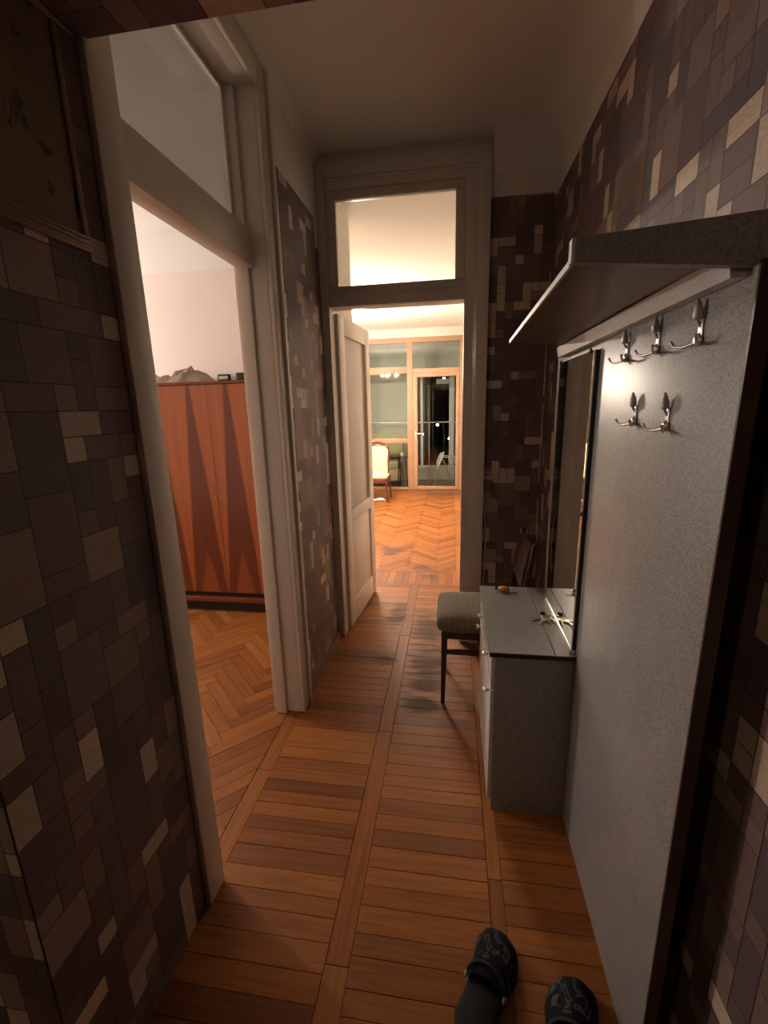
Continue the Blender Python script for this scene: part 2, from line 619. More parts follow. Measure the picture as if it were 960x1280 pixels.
def paper(name, parent, org, u, v, w, h, seed, unit=0.052, ragged=False):
    """flat printed patchwork of rectangles covering the rectangle org + u*[0,w] + v*[0,h]"""
    rn = random.Random(seed)
    nu, nv = int(math.ceil(w / unit)), int(math.ceil(h / unit))
    used = [[False] * nv for _ in range(nu)]
    mb = MB()
    cols = []
    org, u, v = Vector(org), Vector(u), Vector(v)
    nrm = u.cross(v).normalized()
    bag = [c for c, k in PAL for _ in range(k)]
    for j in range(nv):
        for i in range(nu):
            if used[i][j]:
                continue
            a, b = rn.choice(((1, 1), (2, 1), (2, 1), (1, 2), (1, 2), (2, 2), (2, 2), (3, 1), (2, 3), (1, 1)))
            a = min(a, nu - i)
            b = min(b, nv - j)
            while a > 1 and any(used[i + k][j] for k in range(a)):
                a -= 1
            if any(used[i + k][j + l] for k in range(a) for l in range(b)):
                b = 1
            for k in range(a):
                for l in range(b):
                    used[i + k][j + l] = True
            c = rn.choice(bag)
            if c[0] > 0.3 and a * b > 2:
                c = bag[rn.randrange(0, 60)]
            if ragged and (i == 0 or i + a >= nu) and rn.random() < 0.4:
                continue
            f = rn.uniform(0.88, 1.12)
            g = 0.0011
            x0, x1 = i * unit + g, min(w, (i + a) * unit) - g
            y0, y1 = j * unit + g, min(h, (j + b) * unit) - g
            if x1 - x0 < 0.004 or y1 - y0 < 0.004:
                continue
            mb.quad([org + nrm * 0.0012 + u * p + v * q for p, q in ((x0, y0), (x1, y0), (x1, y1), (x0, y1))])
            cols.append((c[0] * f, c[1] * f, c[2] * f, 1))
            x0, x1, y0, y1 = x0 - 0.0012, x1 + 0.0012, y0 - 0.0012, y1 + 0.0012
            mb.quad([org + nrm * 0.0006 + u * p + v * q for p, q in ((x0, y0), (x1, y0), (x1, y1), (x0, y1))])
            cols.append((0.030, 0.021, 0.020, 1))       # printed line round the patch
    me = bpy.data.meshes.new(name)
    pl = wloc(parent)
    me.from_pydata([tuple(Vector(q) - pl) for q in mb.v], [], mb.f)
    at = me.attributes.new('tcol', 'FLOAT_COLOR', 'FACE')
    for d, c in zip(at.data, cols):
        d.color = c
    me.materials.append(M['wallpaper'])
    o = bpy.data.objects.new(name, me)
    COL.objects.link(o)
    o.parent = parent
    return o


# ------------------------------------------------------------------ the shell
XL, XR = -0.77, 0.53          # hall faces
YF = 2.77                     # far wall of the hall
ZC = 2.92                     # ceiling
ZP = 2.61                     # top of wallpaper
YS = 0.53                     # corner of the near stub
YB = -1.3                     # behind the camera
YL = 8.40                     # balcony wall of the living room
XQ = 0.20                     # right wall of the living room

struct('ceiling', (-4.9, 0.75, YB - 0.12, YL + 0.12, ZC, ZC + 0.12), M['ceiling'], 'plain off-white ceiling over hall and rooms', 'ceiling')

# left wall between hall and bedroom (opening y 1.085..1.94)
wl = struct('wall_left', (-0.90, XL, YS, 1.045, 0, ZC), M['plaster'], 'left hall wall stub papered in dark patchwork before the doorway', 'wall')
paper('wallpaper', wl, (XL, YS, 0), (0, 1, 0), (0, 0, 1), 0.47, 2.30, 3)
paper('wallpaper', wl, (-0.90, YS, 0), (1, 0, 0), (0, 0, 1), 0.13, 2.30, 4)
wl2 = struct('wall_left_far', (-0.90, XL, 1.98, 3.60, 0, ZC), M['plaster'], 'left hall wall between the two doorways in patchwork wallpaper', 'wall')
paper('wallpaper', wl2, (XL, 2.045, 0.05), (0, 1, 0), (0, 0, 1), 0.69, ZP - 0.07, 11, ragged=True)
struct('wall_left_header', (-0.90, XL, 1.045, 1.98, 2.84, ZC), M['plaster'], 'strip of wall above the left doorway', 'wall')
# entrance area left of the stub
wn = struct('wall_near', (-1.75, -0.90, YS, 0.63, 0, ZC), M['plaster'], 'papered wall turning the corner beside the entrance', 'wall')
paper('wallpaper', wn, (-1.75, YS, 0), (1, 0, 0), (0, 0, 1), 0.85, 2.30, 5)
we = struct('wall_entrance', (-1.87, -1.75, YB, 0.63, 0, ZC), M['plaster'], 'side wall of the dark entrance', 'wall')
paper('wallpaper', we, (-1.75, YB, 0), (0, 1, 0), (0, 0, 1), YS - YB, 2.30, 6)
wk = struct('wall_back', (-1.87, 0.65, YB - 0.12, YB, 0, ZC), M['plaster'], 'wall behind the entrance', 'wall')
paper('wallpaper', wk, (XR, YB, 0), (-1, 0, 0), (0, 0, 1), XR + 1.75, 2.30, 8)
# right wall
wr = struct('wall_right', (XR, XR + 0.12, YB, YF + 0.1, 0, ZC), M['plaster'], 'right hall wall in brown patchwork wallpaper', 'wall')
paper('wallpaper', wr, (XR, YF, 0), (0, -1, 0), (0, 0, 1), YF - YB, ZP, 21)
# far wall, right of the door
wf = struct('wall_far', (0.16, XR, YF, YF + 0.10, 0, ZC), M['plaster'], 'narrow papered wall between the far door and right corner', 'wall')
paper('wallpaper', wf, (0.195, YF, 0), (1, 0, 0), (0, 0, 1), XR - 0.195, ZP + 0.03, 33, unit=0.047)
struct('wall_far_header', (XL, 0.16, YF, YF + 0.10, 2.86, ZC), M['plaster'], 'strip of wall above the far door', 'wall')
# mezzanine box over the entrance: its papered underside closes the top of the view
sf = struct('ceiling_soffit', (-1.75, XR, YB, 1.01, 2.305, 2.45), M['plaster'], 'low papered soffit over the entrance', 'soffit')
paper('wallpaper', sf, (-0.9, 1.008, 2.305), (1, 0, 0), (0, -1, 0), XR + 0.9, 2.2, 41, unit=0.06)

# coves
def cove(name, a, b, inward, r=0.17):
    a, b, n = Vector(a), Vector(b), Vector(inward)
    prof = []
    for k in range(7):
        t = k / 6 * math.pi / 2
        prof.append((r * (1 - math.sin(t)), -r * (1 - math.cos(t))))
    rings = []
    for p in (a, b):
        ring = [p + n * i_ + Vector((0, 0, z)) for i_, z in [(r - q[0] if False else q[0], q[1]) for q in prof]]
        ring = [p + n * q[0] + Vector((0, 0, q[1])) for q in prof] + [p + Vector((0, 0, 0))]
        rings.append(ring)
    o = MB().loft(rings).build(name, M['ceiling'], None, smooth=40)
    return tag(o, 'rounded plaster cove under the ceiling', 'cove', kind='structure')


cove('trim_1', (XL, 1.01, ZC), (XL, YF, ZC), (1, 0, 0), 0.05)
cove('trim_2', (XR, 1.01, ZC), (XR, YF, ZC), (-1, 0, 0), 0.16)
cove('trim_3', (0.20, YF, ZC), (XR, YF, ZC), (0, -1, 0), 0.16)

# baseboard on the far left stretch
bb = struct('baseboard_left', (XL, XL + 0.022, 2.045, 2.735, 0, 0.055), M['base_wood'], 'low brown baseboard under the left patchwork wallpaper', 'baseboard')

# bedroom shell
struct('wall_bedroom_far', (-4.90, -0.90, 3.50, 3.60, 0, 2.62), M['bedroom_wall'], 'pale pink bedroom wall behind the wardrobe', 'wall')
struct('wall_bedroom_band', (-4.90, -0.90, 3.50, 3.60, 2.62, ZC), M['ceiling'], 'white painted band above the pink bedroom wall', 'wall')
struct('wall_bedroom_left', (-4.90, -4.78, -0.5, 3.50, 0, ZC), M['bedroom_wall'], 'bedroom side wall', 'wall')
struct('wall_bedroom_near', (-4.78, -1.87, -0.62, -0.5, 0, ZC), M['bedroom_wall'], 'bedroom near wall', 'wall')

# living room shell
struct('wall_living_right', (XQ, XQ + 0.12, YF + 0.10, YL, 0, ZC), M['plaster'], 'plain right wall of the living room', 'wall')
struct('wall_living_left', (-4.9, -4.78, 3.60, YL, 0, ZC), M['plaster'], 'left wall of the living room', 'wall')
struct('wall_living_far', (-4.9, XQ + 0.12, YL, YL + 0.12, 2.77, ZC), M['plaster'], 'lintel above the balcony glazing', 'wall')
struct('wall_living_pier', (-4.9, -2.30, YL, YL + 0.12, 0, 2.77), M['plaster'], 'pier beside the balcony glazing', 'wall')

# ------------------------------------------------------------------ floors
def plank_mesh(name, L, W, T=0.012, poly=None):
    """poly: 2-D outline in local coordinates (defaults to the rectangle); long axis is local x"""
    if poly is None:
        poly = [(-L / 2, -W / 2), (L / 2, -W / 2), (L / 2, W / 2), (-L / 2, W / 2)]
    cx = sum(p[0] for p in poly) / len(poly); cy = sum(p[1] for p in poly) / len(poly)
    n = len(poly)
    e = 0.0010
    top = []
    for (x, y) in poly:
        d = math.hypot(x - cx, y - cy) or 1
        top.append((x - (x - cx) / d * e * 1.4, y - (y - cy) / d * e * 1.4, 0.0))
    vs_ = [(x, y, -T) for x, y in poly] + [(x, y, -0.0012) for x, y in poly] + top
    fs = [tuple(2 * n + i for i in range(n))]
    for i in range(n):
        j = (i + 1) % n
        fs.append((i, j, n + j, n + i))
        fs.append((n + i, n + j, 2 * n + j, 2 * n + i))
    me = bpy.data.meshes.new(name)
    me.from_pydata(vs_, [], fs)
    at = me.attributes.new('pco', 'FLOAT_VECTOR', 'POINT')
    for d, q in zip(at.data, vs_):
        d.vector = q
    me.materials.append(M['parquet'])
    return me


def put_plank(me, parent, x, y, rz, sy=1.0):
    o = bpy.data.objects.new('plank', me)
    COL.objects.link(o)
    o.parent = parent
    o.location = Vector((x, y, R0.uniform(-0.0012, 0.0))) - wloc(parent)
    o.rotation_euler = (0, 0, rz)
    o.scale = (1, sy, 1)
    return o


fl = struct('floor', (-0.84, XR, YB, 4.03, -0.06, -0.0115), M['subfloor'], 'hall floor of worn orange-brown cross planks with lengthwise strips', 'floor')
G = 0.0016
for li, (xa, xb) in enumerate(((-0.775, -0.345), (-0.275, 0.135), (0.18, XR))):
    L = xb - xa - G
    me = plank_mesh('cross_plank', L, 0.066 - G)
    y = YB
    while y < 3.73:
        s = R0.uniform(0.84, 1.18)
        w_ = 0.066 * s
        if y + w_ > 3.70:
            s = (3.73 - y) / 0.066
            w_ = 3.73 - y
        if s > 0.2:
            put_plank(me, fl, (xa + xb) / 2, y + w_ / 2, 0, s * (0.066 * s - G) / (0.066 * s) if False else (w_ - G) / (0.066 - G))
        y += w_
for xa, xb, ya in ((-0.84, -0.775, YB), (-0.345, -0.275, YB + 0.3), (0.135, 0.18, YB + 0.6)):
    me = plank_mesh('strip_plank', 0.95 - G, xb - xa - G)
    y = ya - 0.95
    while y < 3.73:
        y0, y1 = max(y, YB), min(y + 0.95, 3.73)
        if y1 - y0 > 0.05:
            m2 = me if y1 - y0 > 0.949 else plank_mesh('strip_plank', y1 - y0 - G, xb - xa - G)
            put_plank(m2, fl, (xa + xb) / 2, (y0 + y1) / 2, math.pi / 2)
        y += 0.95
me = plank_mesh('border_plank', 0.30 - G, 0.066 - G)
x = -0.84
while x < XQ - 0.02:
    if not (-0.345 < x + 0.033 < -0.275 and False):
        put_plank(me, fl, x + 0.033, 3.88, math.pi / 2)
    x += 0.066


def clip_poly(poly, xmin, xmax, ymin, ymax):
    for ax, lim, sg in ((0, xmin, 1), (0, xmax, -1), (1, ymin, 1), (1, ymax, -1)):
        out = []
        for i in range(len(poly)):
            a, b = poly[i], poly[(i + 1) % len(poly)]
            da, db = sg * (a[ax] - lim), sg * (b[ax] - lim)
            if da >= 0:
                out.append(a)
            if (da >= 0) != (db >= 0):
                t = da / (da - db)
                out.append((a[0] + (b[0] - a[0]) * t, a[1] + (b[1] - a[1]) * t))
        poly = out
        if len(poly) < 3:
            return []
    # drop near-duplicate corners
    res = []
    for p in poly:
        if not res or math.hypot(p[0] - res[-1][0], p[1] - res[-1][1]) > 0.002:
            res.append(p)
    if len(res) > 2 and math.hypot(res[0][0] - res[-1][0], res[0][1] - res[-1][1]) < 0.002:
        res.pop()
    return res if len(res) > 2 else []


def herringbone(region, org, W=0.066, n=6, ang=math.pi / 4):
    """yields (centre x, y, angle of the long axis, clipped world outline, is_whole)"""
    xmin, xmax, ymin, ymax = region
    ca, sa = math.cos(ang), math.sin(ang)
    rad = max(xmax - xmin, ymax - ymin)
    k = int(rad / W) + n + 4
    for j in range(-k, k):
        for i in range(-k, k):
            d = (i - j) % (2 * n)
            if d == 0:
                cx, cy, lx, ly = i + n / 2, j + 0.5, n, 1
            elif d == 2 * n - 1:
                cx, cy, lx, ly = i + 0.5, j + n / 2, 1, n
            else:
                continue
            wx = org[0] + (cx * ca - cy * sa) * W
            wy = org[1] + (cx * sa + cy * ca) * W
            if not (xmin - 0.3 < wx < xmax + 0.3 and ymin - 0.3 < wy < ymax + 0.3):
                continue
            hx, hy = lx * W / 2 - G / 2, ly * W / 2 - G / 2
            poly = []
            for sx, sy in ((-1, -1), (1, -1), (1, 1), (-1, 1)):
                px, py = sx * hx, sy * hy
                poly.append((wx + px * ca - py * sa, wy + px * sa + py * ca))
            cp = clip_poly(poly, xmin, xmax, ymin, ymax)
            if not cp:
                continue
            whole = len(cp) == 4 and all(math.hypot(a[0] - b[0], a[1] - b[1]) < 1e-6 for a, b in zip(cp, poly))
            yield wx, wy, ang + (0 if lx > ly else math.pi / 2), cp, whole


def field(name, pieces, parent):
    """many small planks joined into one part"""
    V, Fc, rn, pc = [], [], [], []
    for wx, wy, a, cp, whole in pieces:
        b = len(V)
        z = R0.uniform(-0.0010, 0)
        cx = sum(p[0] for p in cp) / len(cp); cy = sum(p[1] for p in cp) / len(cp)
        k = len(cp)
        r = R0.random()
        ca, sa = math.cos(a), math.sin(a)
        for s_, zz in ((1.0, z - 0.006), (0.985, z)):
            for (x, y) in cp:
                xx, yy = cx + (x - cx) * s_, cy + (y - cy) * s_
                V.append((xx, yy, zz))
                dx, dy = xx - wx, yy - wy
                pc.append((dx * ca + dy * sa, -dx * sa + dy * ca, 0))
        Fc.append(tuple(b + k + i for i in range(k))); rn.append(r)
        for i in range(k):
            j = (i + 1) % k
            Fc.append((b + i, b + j, b + k + j, b + k + i)); rn.append(r)
    pl = wloc(parent)
    me = bpy.data.meshes.new(name)
    me.from_pydata([tuple(Vector(v) - pl) for v in V], [], Fc)
    at = me.attributes.new('pco', 'FLOAT_VECTOR', 'POINT')
    for d, q in zip(at.data, pc):
        d.vector = q
    at = me.attributes.new('rnd', 'FLOAT', 'FACE')
    for d, q in zip(at.data, rn):
        d.value = q
    me.materials.append(M['parquet'])
    o = bpy.data.objects.new(name, me)
    COL.objects.link(o)
    o.parent = parent
    o['kind'] = 'stuff'
    return o


fb = struct('floor_bedroom', (-4.78, -0.84, 0.58, 3.50, -0.06, -0.0115), M['subfloor'], 'bedroom floor of orange-brown herringbone parquet', 'floor')
whole_me = plank_mesh('herringbone_plank', 0.396 - G, 0.066 - G)
rest, cand = [], []
for pc_ in herringbone((-4.78, -0.842, 0.58, 3.50), (-2.2, 1.5)):
    wx, wy = pc_[0], pc_[1]
    seen = (wx > -2.45 and wy > 0.75 and wx > -0.78 * wy - 0.12)
    (cand if seen else rest).append(pc_)
cand.sort(key=lambda q: math.hypot(q[0], q[1]))
rest += cand[290:]
for wx, wy, a, cp, whole in cand[:290]:
    if whole:
        put_plank(whole_me, fb, wx, wy, a)
    else:
        ca, sa = math.cos(a), math.sin(a)
        loc = [((x - wx) * ca + (y - wy) * sa, -(x - wx) * sa + (y - wy) * ca) for x, y in cp]
        put_plank(plank_mesh('herringbone_plank', 0, 0, poly=loc), fb, wx, wy, a)
field('parquet_field', rest, fb)

fb2 = struct('floor_bedroom_near', (-4.78, -1.81, -0.5, 0.58, -0.06, -0.0065), M['subfloor'], 'near part of the bedroom herringbone parquet', 'floor')
field('parquet_field', list(herringbone((-4.78, -1.81, -0.5, 0.58), (-2.2, 1.5))), fb2)
fe = struct('floor_entrance', (-1.81, -0.84, YB, 0.58, -0.06, -0.0065), M['subfloor'], 'cross planked floor of the dark entrance', 'floor')
pcs = []
for k in range(28):
    y0, y1 = YB + 0.067 * k, min(0.58, YB + 0.067 * (k + 1) - G)
    for xa, xb in ((-1.81, -1.325), (-1.323, -0.842)):
        pcs.append(((xa + xb) / 2, (y0 + y1) / 2, 0.0, [(xa, y0), (xb, y0), (xb, y1), (xa, y1)], True))
field('parquet_field', pcs, fe)

fv = struct('floor_living_room', (-4.78, XQ, 4.03, YL, -0.06, -0.0065), M['subfloor'], 'living room floor of bright orange herringbone parquet', 'floor')
field('parquet_field', list(herringbone((-4.78, 0.055, 4.03, YL), (-1.8, 6.2))), fv)
me = plank_mesh('strip_plank', 0.87 - G, 0.09)
for k in range(5):
    put_plank(me, fv, 0.102, 4.03 + 0.874 * (k + 0.5), math.pi / 2)
me = plank_mesh('strip_plank', 0.87 - G, 0.046)
for k in range(5):
    put_plank(me, fv, 0.175, 4.03 + 0.874 * (k + 0.5), math.pi / 2)
fv2 = struct('floor_living_niche', (-4.78, -0.84, 3.60, 4.03, -0.06, -0.0065), M['subfloor'], 'strip of herringbone parquet along the living room near wall', 'floor')
field('parquet_field', list(herringbone((-4.78, -0.84, 3.60, 4.03), (-1.8, 6.2))), fv2)

# ------------------------------------------------------------------ door_1: bedroom doorway with transom light, no leaf in view
d1 = thing('door_1', (-0.83, 1.51, 0), 'cream painted bedroom door frame with tall transom light', 'door frame', kind='structure')
bx('casing', (XL, XL + 0.020, 0.998, 1.085, 0, 2.82), M['paint'], d1, 0.004)
bx('casing', (XL, XL + 0.020, 1.94, 2.042, 0, 2.87), M['paint'], d1, 0.004)
bx('casing_bead', (XL + 0.020, XL + 0.032, 2.012, 2.042, 0, 2.87), M['paint'], d1, 0.003)
bx('casing', (XL, XL + 0.020, 1.085, 1.94, 2.775, 2.87), M['paint'], d1, 0.004)
bx('jamb', (-0.90, XL, 1.045, 1.085, 0, 2.80), M['paint'], d1, 0.003)
bx('jamb', (-0.90, XL, 1.94, 1.98, 0, 2.80), M['paint'], d1, 0.003)
bx('jamb_stop', (-0.90, -0.845, 1.920, 1.94, 0, 2.775), M['paint'], d1, 0.003)
bx('jamb_stop', (-0.90, -0.845, 1.085, 1.095, 0, 2.775), M['paint'], d1, 0.003)
bx('head_jamb', (-0.90, XL, 1.085, 1.94, 2.775, 2.84), M['paint'], d1, 0.003)
bx('transom_bar', (-0.90, -0.825, 1.085, 1.94, 2.135, 2.275), M['paint'], d1, 0.004)
bx('glazing_bead', (-0.897, -0.883, 1.902, 1.920, 2.275, 2.775), M['paint_bead'], d1, 0.002)
bx('glazing_bead', (-0.897, -0.883, 1.095, 1.902, 2.757, 2.775), M['paint_bead'], d1, 0.002)
bx('transom_pane', (-0.893, -0.889, 1.095, 1.91, 2.275, 2.765), M['glass_dirty'], d1)
# room side casing
bx('casing', (-0.918, -0.90, 1.94, 2.03, 0, 2.87), M['paint'], d1, 0.004)
bx('casing', (-0.918, -0.90, 1.00, 1.085, 0, 2.87), M['paint'], d1, 0.004)

# ------------------------------------------------------------------ door_2: door to the living room, leaf swung open, transom light
d2 = thing('door_2', (-0.33, 2.80, 0), 'cream living room door standing open with frosted glass and transom light', 'door', kind='structure')
bx('casing', (XL, -0.722, YF - 0.030, YF, 0, 2.88), M['paint'], d2, 0.004)
bx('casing', (0.128, 0.197, YF - 0.034, YF, 0, 2.88), M['paint'], d2, 0.004)
bx('casing_bead', (0.118, 0.130, YF - 0.026, YF, 0, 2.81), M['paint'], d2, 0.003)
bx('casing', (-0.722, 0.128, YF - 0.034, YF, 2.80, 2.88), M['paint'], d2, 0.004)
bx('casing_bead', (-0.722, 0.118, YF - 0.026, YF, 2.785, 2.80), M['paint'], d2, 0.003)
bx('jamb', (XL, -0.722, YF, YF + 0.10, 0, 2.86), M['paint'], d2, 0.003)
bx('jamb', (0.062, 0.160, YF - 0.018, YF + 0.10, 0, 2.135), M['paint'], d2, 0.003)
bx('jamb', (0.062, 0.160, YF - 0.018, YF + 0.10, 2.135, 2.80), M['paint'], d2, 0.003)
bx('head_jamb', (-0.722, 0.062, YF - 0.018, YF + 0.10, 2.745, 2.86), M['paint'], d2, 0.003)
bx('transom_bar', (-0.722, 0.062, YF - 0.022, YF + 0.10, 2.138, 2.205), M['paint'], d2, 0.004)
bx('transom_rail', (-0.722, 0.062, YF - 0.006, YF + 0.04, 2.205, 2.252), M['paint'], d2, 0.003)
bx('transom_rail', (-0.722, 0.062, YF - 0.006, YF + 0.04, 2.700, 2.745), M['paint'], d2, 0.003)
bx('transom_stile', (-0.722, -0.668, YF - 0.006, YF + 0.04, 2.252, 2.700), M['paint'], d2, 0.003)
bx('transom_stile', (0.010, 0.062, YF - 0.006, YF + 0.04, 2.252, 2.700), M['paint'], d2, 0.003)
bx('transom_pane', (-0.668, 0.010, YF + 0.015, YF + 0.019, 2.252, 2.700), M['glass'], d2)
# the leaf in its own frame: hinge at (-.745, 2.86), opened a little past square
LEAF_W = 0.70
leaf = bpy.data.objects.new('door_leaf', None)
COL.objects.link(leaf)
leaf.parent = d2
hinge = Vector((-0.745, 2.855, 0.012))
leaf.location = hinge - Vector(d2.location)
leaf_ang = math.atan2(0.66, 0.062)


def leafbox(name, u0, u1, t0, t1, z0, z1, mat, bev=0.003):
    """u along the leaf from the hinge, t through its thickness"""
    me_mb = MB().box(u0, u1, t0, t1, z0, z1)
    o = me_mb.build(name, mat, None, bev, 35, origin=(0, 0, 0))
    o.parent = leaf
    o.location = (0, 0, 0)
    return o


T = -0.045
leafbox('stile', 0, 0.115, T, 0, 0, 2.11, M['paint'])
leafbox('stile', LEAF_W - 0.105, LEAF_W, T, 0, 0, 2.11, M['paint'])
leafbox('rail', 0.115, LEAF_W - 0.105, T, 0, 2.00, 2.11, M['paint'])
leafbox('rail', 0.115, LEAF_W - 0.105, T, 0, 0.755, 0.845, M['paint'])
leafbox('rail', 0.115, LEAF_W - 0.105, T, 0, 0, 0.17, M['paint'])
leafbox('panel', 0.115, LEAF_W - 0.105, T + 0.012, -0.012, 0.17, 0.755, M['paint'])
leafbox('panel_moulding', 0.115, 0.130, -0.012, -0.002, 0.17, 0.755, M['paint'], 0.002)
leafbox('panel_moulding', LEAF_W - 0.120, LEAF_W - 0.105, -0.012, -0.002, 0.17, 0.755, M['paint'], 0.002)
leafbox('pane', 0.115, LEAF_W - 0.105, -0.026, -0.021, 0.845, 2.00, M['frosted'], 0)
hd = MB()
hd.tube([(LEAF_W - 0.05, 0.0, 1.02), (LEAF_W - 0.05, 0.03, 1.02), (LEAF_W - 0.14, 0.034, 1.02)], 0.007, 8)
hd.box(LEAF_W - 0.068, LEAF_W - 0.032, 0, 0.004, 0.93, 1.10)
o = hd.build('handle', M['brass'], None, smooth=40, origin=(0, 0, 0)); o.parent = leaf; o.location = (0, 0, 0)
leaf.rotation_euler = (0, 0, leaf_ang)

# ------------------------------------------------------------------ hall stand on the right wall
XP = 0.437    # panel face
hs = thing('hall_stand', (0.45, 1.40, 0), 'tall speckled grey laminate coat panel with hat shelf and hooks', 'hall stand')
bx('back_panel', (XP, XP + 0.022, 0.775, 2.03, 0, 1.79), M['laminate'], hs, 0.001)
bx('wall_batten', (XP + 0.022, XR - 0.002, 0.90, 1.98, 1.60, 1.68), M['dark_wood'], hs)
bx('wall_batten', (XP + 0.022, XR - 0.002, 0.90, 1.98, 0.0, 0.10), M['dark_wood'], hs)
# shelf: wedge shaped end cheek, board, pale front lip, pale rail below
sh = MB()
zb = 1.762
o_n, i_n = (0.185, 0.80), (XR - 0.004, 0.80)
o_f, i_f = (0.213, 1.80), (XR - 0.004, 1.93)
sh.hexa([(o_n[0], o_n[1], zb), (i_n[0], i_n[1], zb), (i_f[0], i_f[1], zb), (o_f[0], o_f[1], zb + 0.014)],
        [(o_n[0], o_n[1], zb + 0.009), (i_n[0], i_n[1], zb + 0.009), (i_f[0], i_f[1], zb + 0.009), (o_f[0], o_f[1], zb + 0.023)])
sh.build('shelf_board', M['shelf_brown'], hs)
ck = MB()
ck.hexa([(0.183, 0.782, 1.760), (XP + 0.006, 0.782, 1.738), (XP + 0.006, 0.80, 1.738), (0.183, 0.80, 1.760)],
        [(0.183, 0.782, 1.794), (XP + 0.006, 0.782, 1.812), (XP + 0.006, 0.80, 1.812), (0.183, 0.80, 1.794)])
ck.build('shelf_cheek', M['laminate'], hs, 0.001)
ed = MB()
ed.hexa([(0.181, 0.800, 1.760), (0.186, 0.800, 1.760), (0.214, 1.80, 1.774), (0.209, 1.80, 1.774)],
        [(0.181, 0.800, 1.771), (0.186, 0.800, 1.771), (0.214, 1.80, 1.786), (0.209, 1.80, 1.786)])
ed.box(0.178, 0.183, 0.782, 0.800, 1.760, 1.794)
ed.build('shelf_lip', M['laminate_edge'], hs)
rl = MB()
rl.hexa([(XP - 0.024, 0.80, 1.728), (XP, 0.80, 1.728), (XP, 1.93, 1.728), (XP - 0.024, 1.93, 1.728)],
        [(XP - 0.030, 0.80, 1.764), (XP, 0.80, 1.764), (XP, 1.93, 1.764), (XP - 0.030, 1.93, 1.764)])
rl.build('shelf_rail', M['laminate_edge'], hs)
bx('edge_band', (XP - 0.001, XP + 0.024, 0.770, 0.775, 0, 1.745), M['dark_wood'], hs)


def coat_hook(y, z):
    """plate with screw holes, ribbed knob above, two prongs below"""
    h = MB()
    x = XP
    h.hexa([(x - 0.004, y - 0.008, z - 0.022), (x, y - 0.008, z - 0.022), (x, y + 0.008, z - 0.022), (x - 0.004, y + 0.008, z - 0.022)],
           [(x - 0.004, y - 0.006, z + 0.024), (x, y - 0.006, z + 0.024), (x, y + 0.006, z + 0.024), (x - 0.004, y + 0.006, z + 0.024)])
    h.lathe([(0.010, 0), (0.011, 0.004), (0.007, 0.009)], (x - 0.001, y, z - 0.014), (-1, 0, 0), 12)
    root = h.build('coat_hook', M['chrome'], hs, 0.001, 40)
    k = MB()
    k.lathe([(r * 0.86, h * 0.86) for r, h in ((0.003, 0), (0.007, 0.003), (0.0098, 0.008), (0.0082, 0.011), (0.0098, 0.015), (0.0078, 0.019), (0.0088, 0.023), (0.0062, 0.028), (0.0066, 0.031), (0.0035, 0.035), (0.0042, 0.038), (0.001, 0.041))],
            (x - 0.009, y, z + 0.019), (-0.08, 0, 1), 14)
    k.build('knob', M['knob_glass'], root, smooth=60)
    st = MB()
    st.tube([(x - 0.003, y, z + 0.012), (x - 0.007, y, z + 0.015), (x - 0.009, y, z + 0.022)], 0.0034, 8)
    st.build('stem', M['chrome'], root, smooth=50)
    for sg in (-1, 1):
        p = MB()
        p.tube([(x - 0.004, y, z - 0.014), (x - 0.010, y + sg * 0.010, z - 0.020), (x - 0.018, y + sg * 0.026, z - 0.023),
                (x - 0.026, y + sg * 0.040, z - 0.020), (x - 0.030, y + sg * 0.046, z - 0.010)], [0.0034, 0.0031, 0.0028, 0.0027, 0.0034], 8)
        p.build('prong', M['chrome'], root, smooth=50)
    for dz in (0.010, -0.004):
        q = MB()
        q.lathe([(0.0032, 0), (0.0026, 0.0016)], (x - 0.004, y, z + dz), (-1, 0, 0), 8)
        q.build('screw', M['black'], root, smooth=50)


for y, z in ((1.256, 1.672), (1.082, 1.672), (0.912, 1.668), (1.164, 1.518), (0.998, 1.513)):
    coat_hook(y, z)

# mirror
mi = thing('mirror', (XP - 0.008, 1.71, 0.70), 'tall frameless mirror with dark edge standing against the coat panel', 'mirror')
YM0, YM1, ZM0, ZM1 = 1.475, 1.915, 0.705, 1.705
bx('backing', (XP - 0.012, XP - 0.0005, YM0, YM1, ZM0 + 0.004, ZM1), M['black'], mi)
MB().box(XP - 0.017, XP - 0.012, YM0 + 0.002, YM1, ZM0, ZM1).build('glass', M['mirror'], mi, 0.0008)
mbv = MB()
mbv.hexa([(XP - 0.019, YM1, ZM0), (XP - 0.001, YM1, ZM0), (XP - 0.001, YM1 + 0.012, ZM0), (XP - 0.008, YM1 + 0.012, ZM0)],
         [(XP - 0.019, YM1, ZM1), (XP - 0.001, YM1, ZM1), (XP - 0.001, YM1 + 0.012, ZM1), (XP - 0.008, YM1 + 0.012, ZM1)])
mbv.build('edge_strip', M['chrome'], mi)
bx('bottom_channel', (XP - 0.022, XP - 0.002, YM0, YM1, 0.694, 0.709), M['chrome'], mi, 0.001)
for y, z in ((YM0 + 0.002, 1.20), (YM1 - 0.02, ZM1), (YM0 + 0.035, ZM1)):
    c = MB()
    c.lathe([(0.008, 0), (0.008, 0.004), (0.004, 0.007)], (XP - 0.016, y, z), (-1, 0, 0), 12)
    c.build('clip', M['black'], mi, smooth=40)

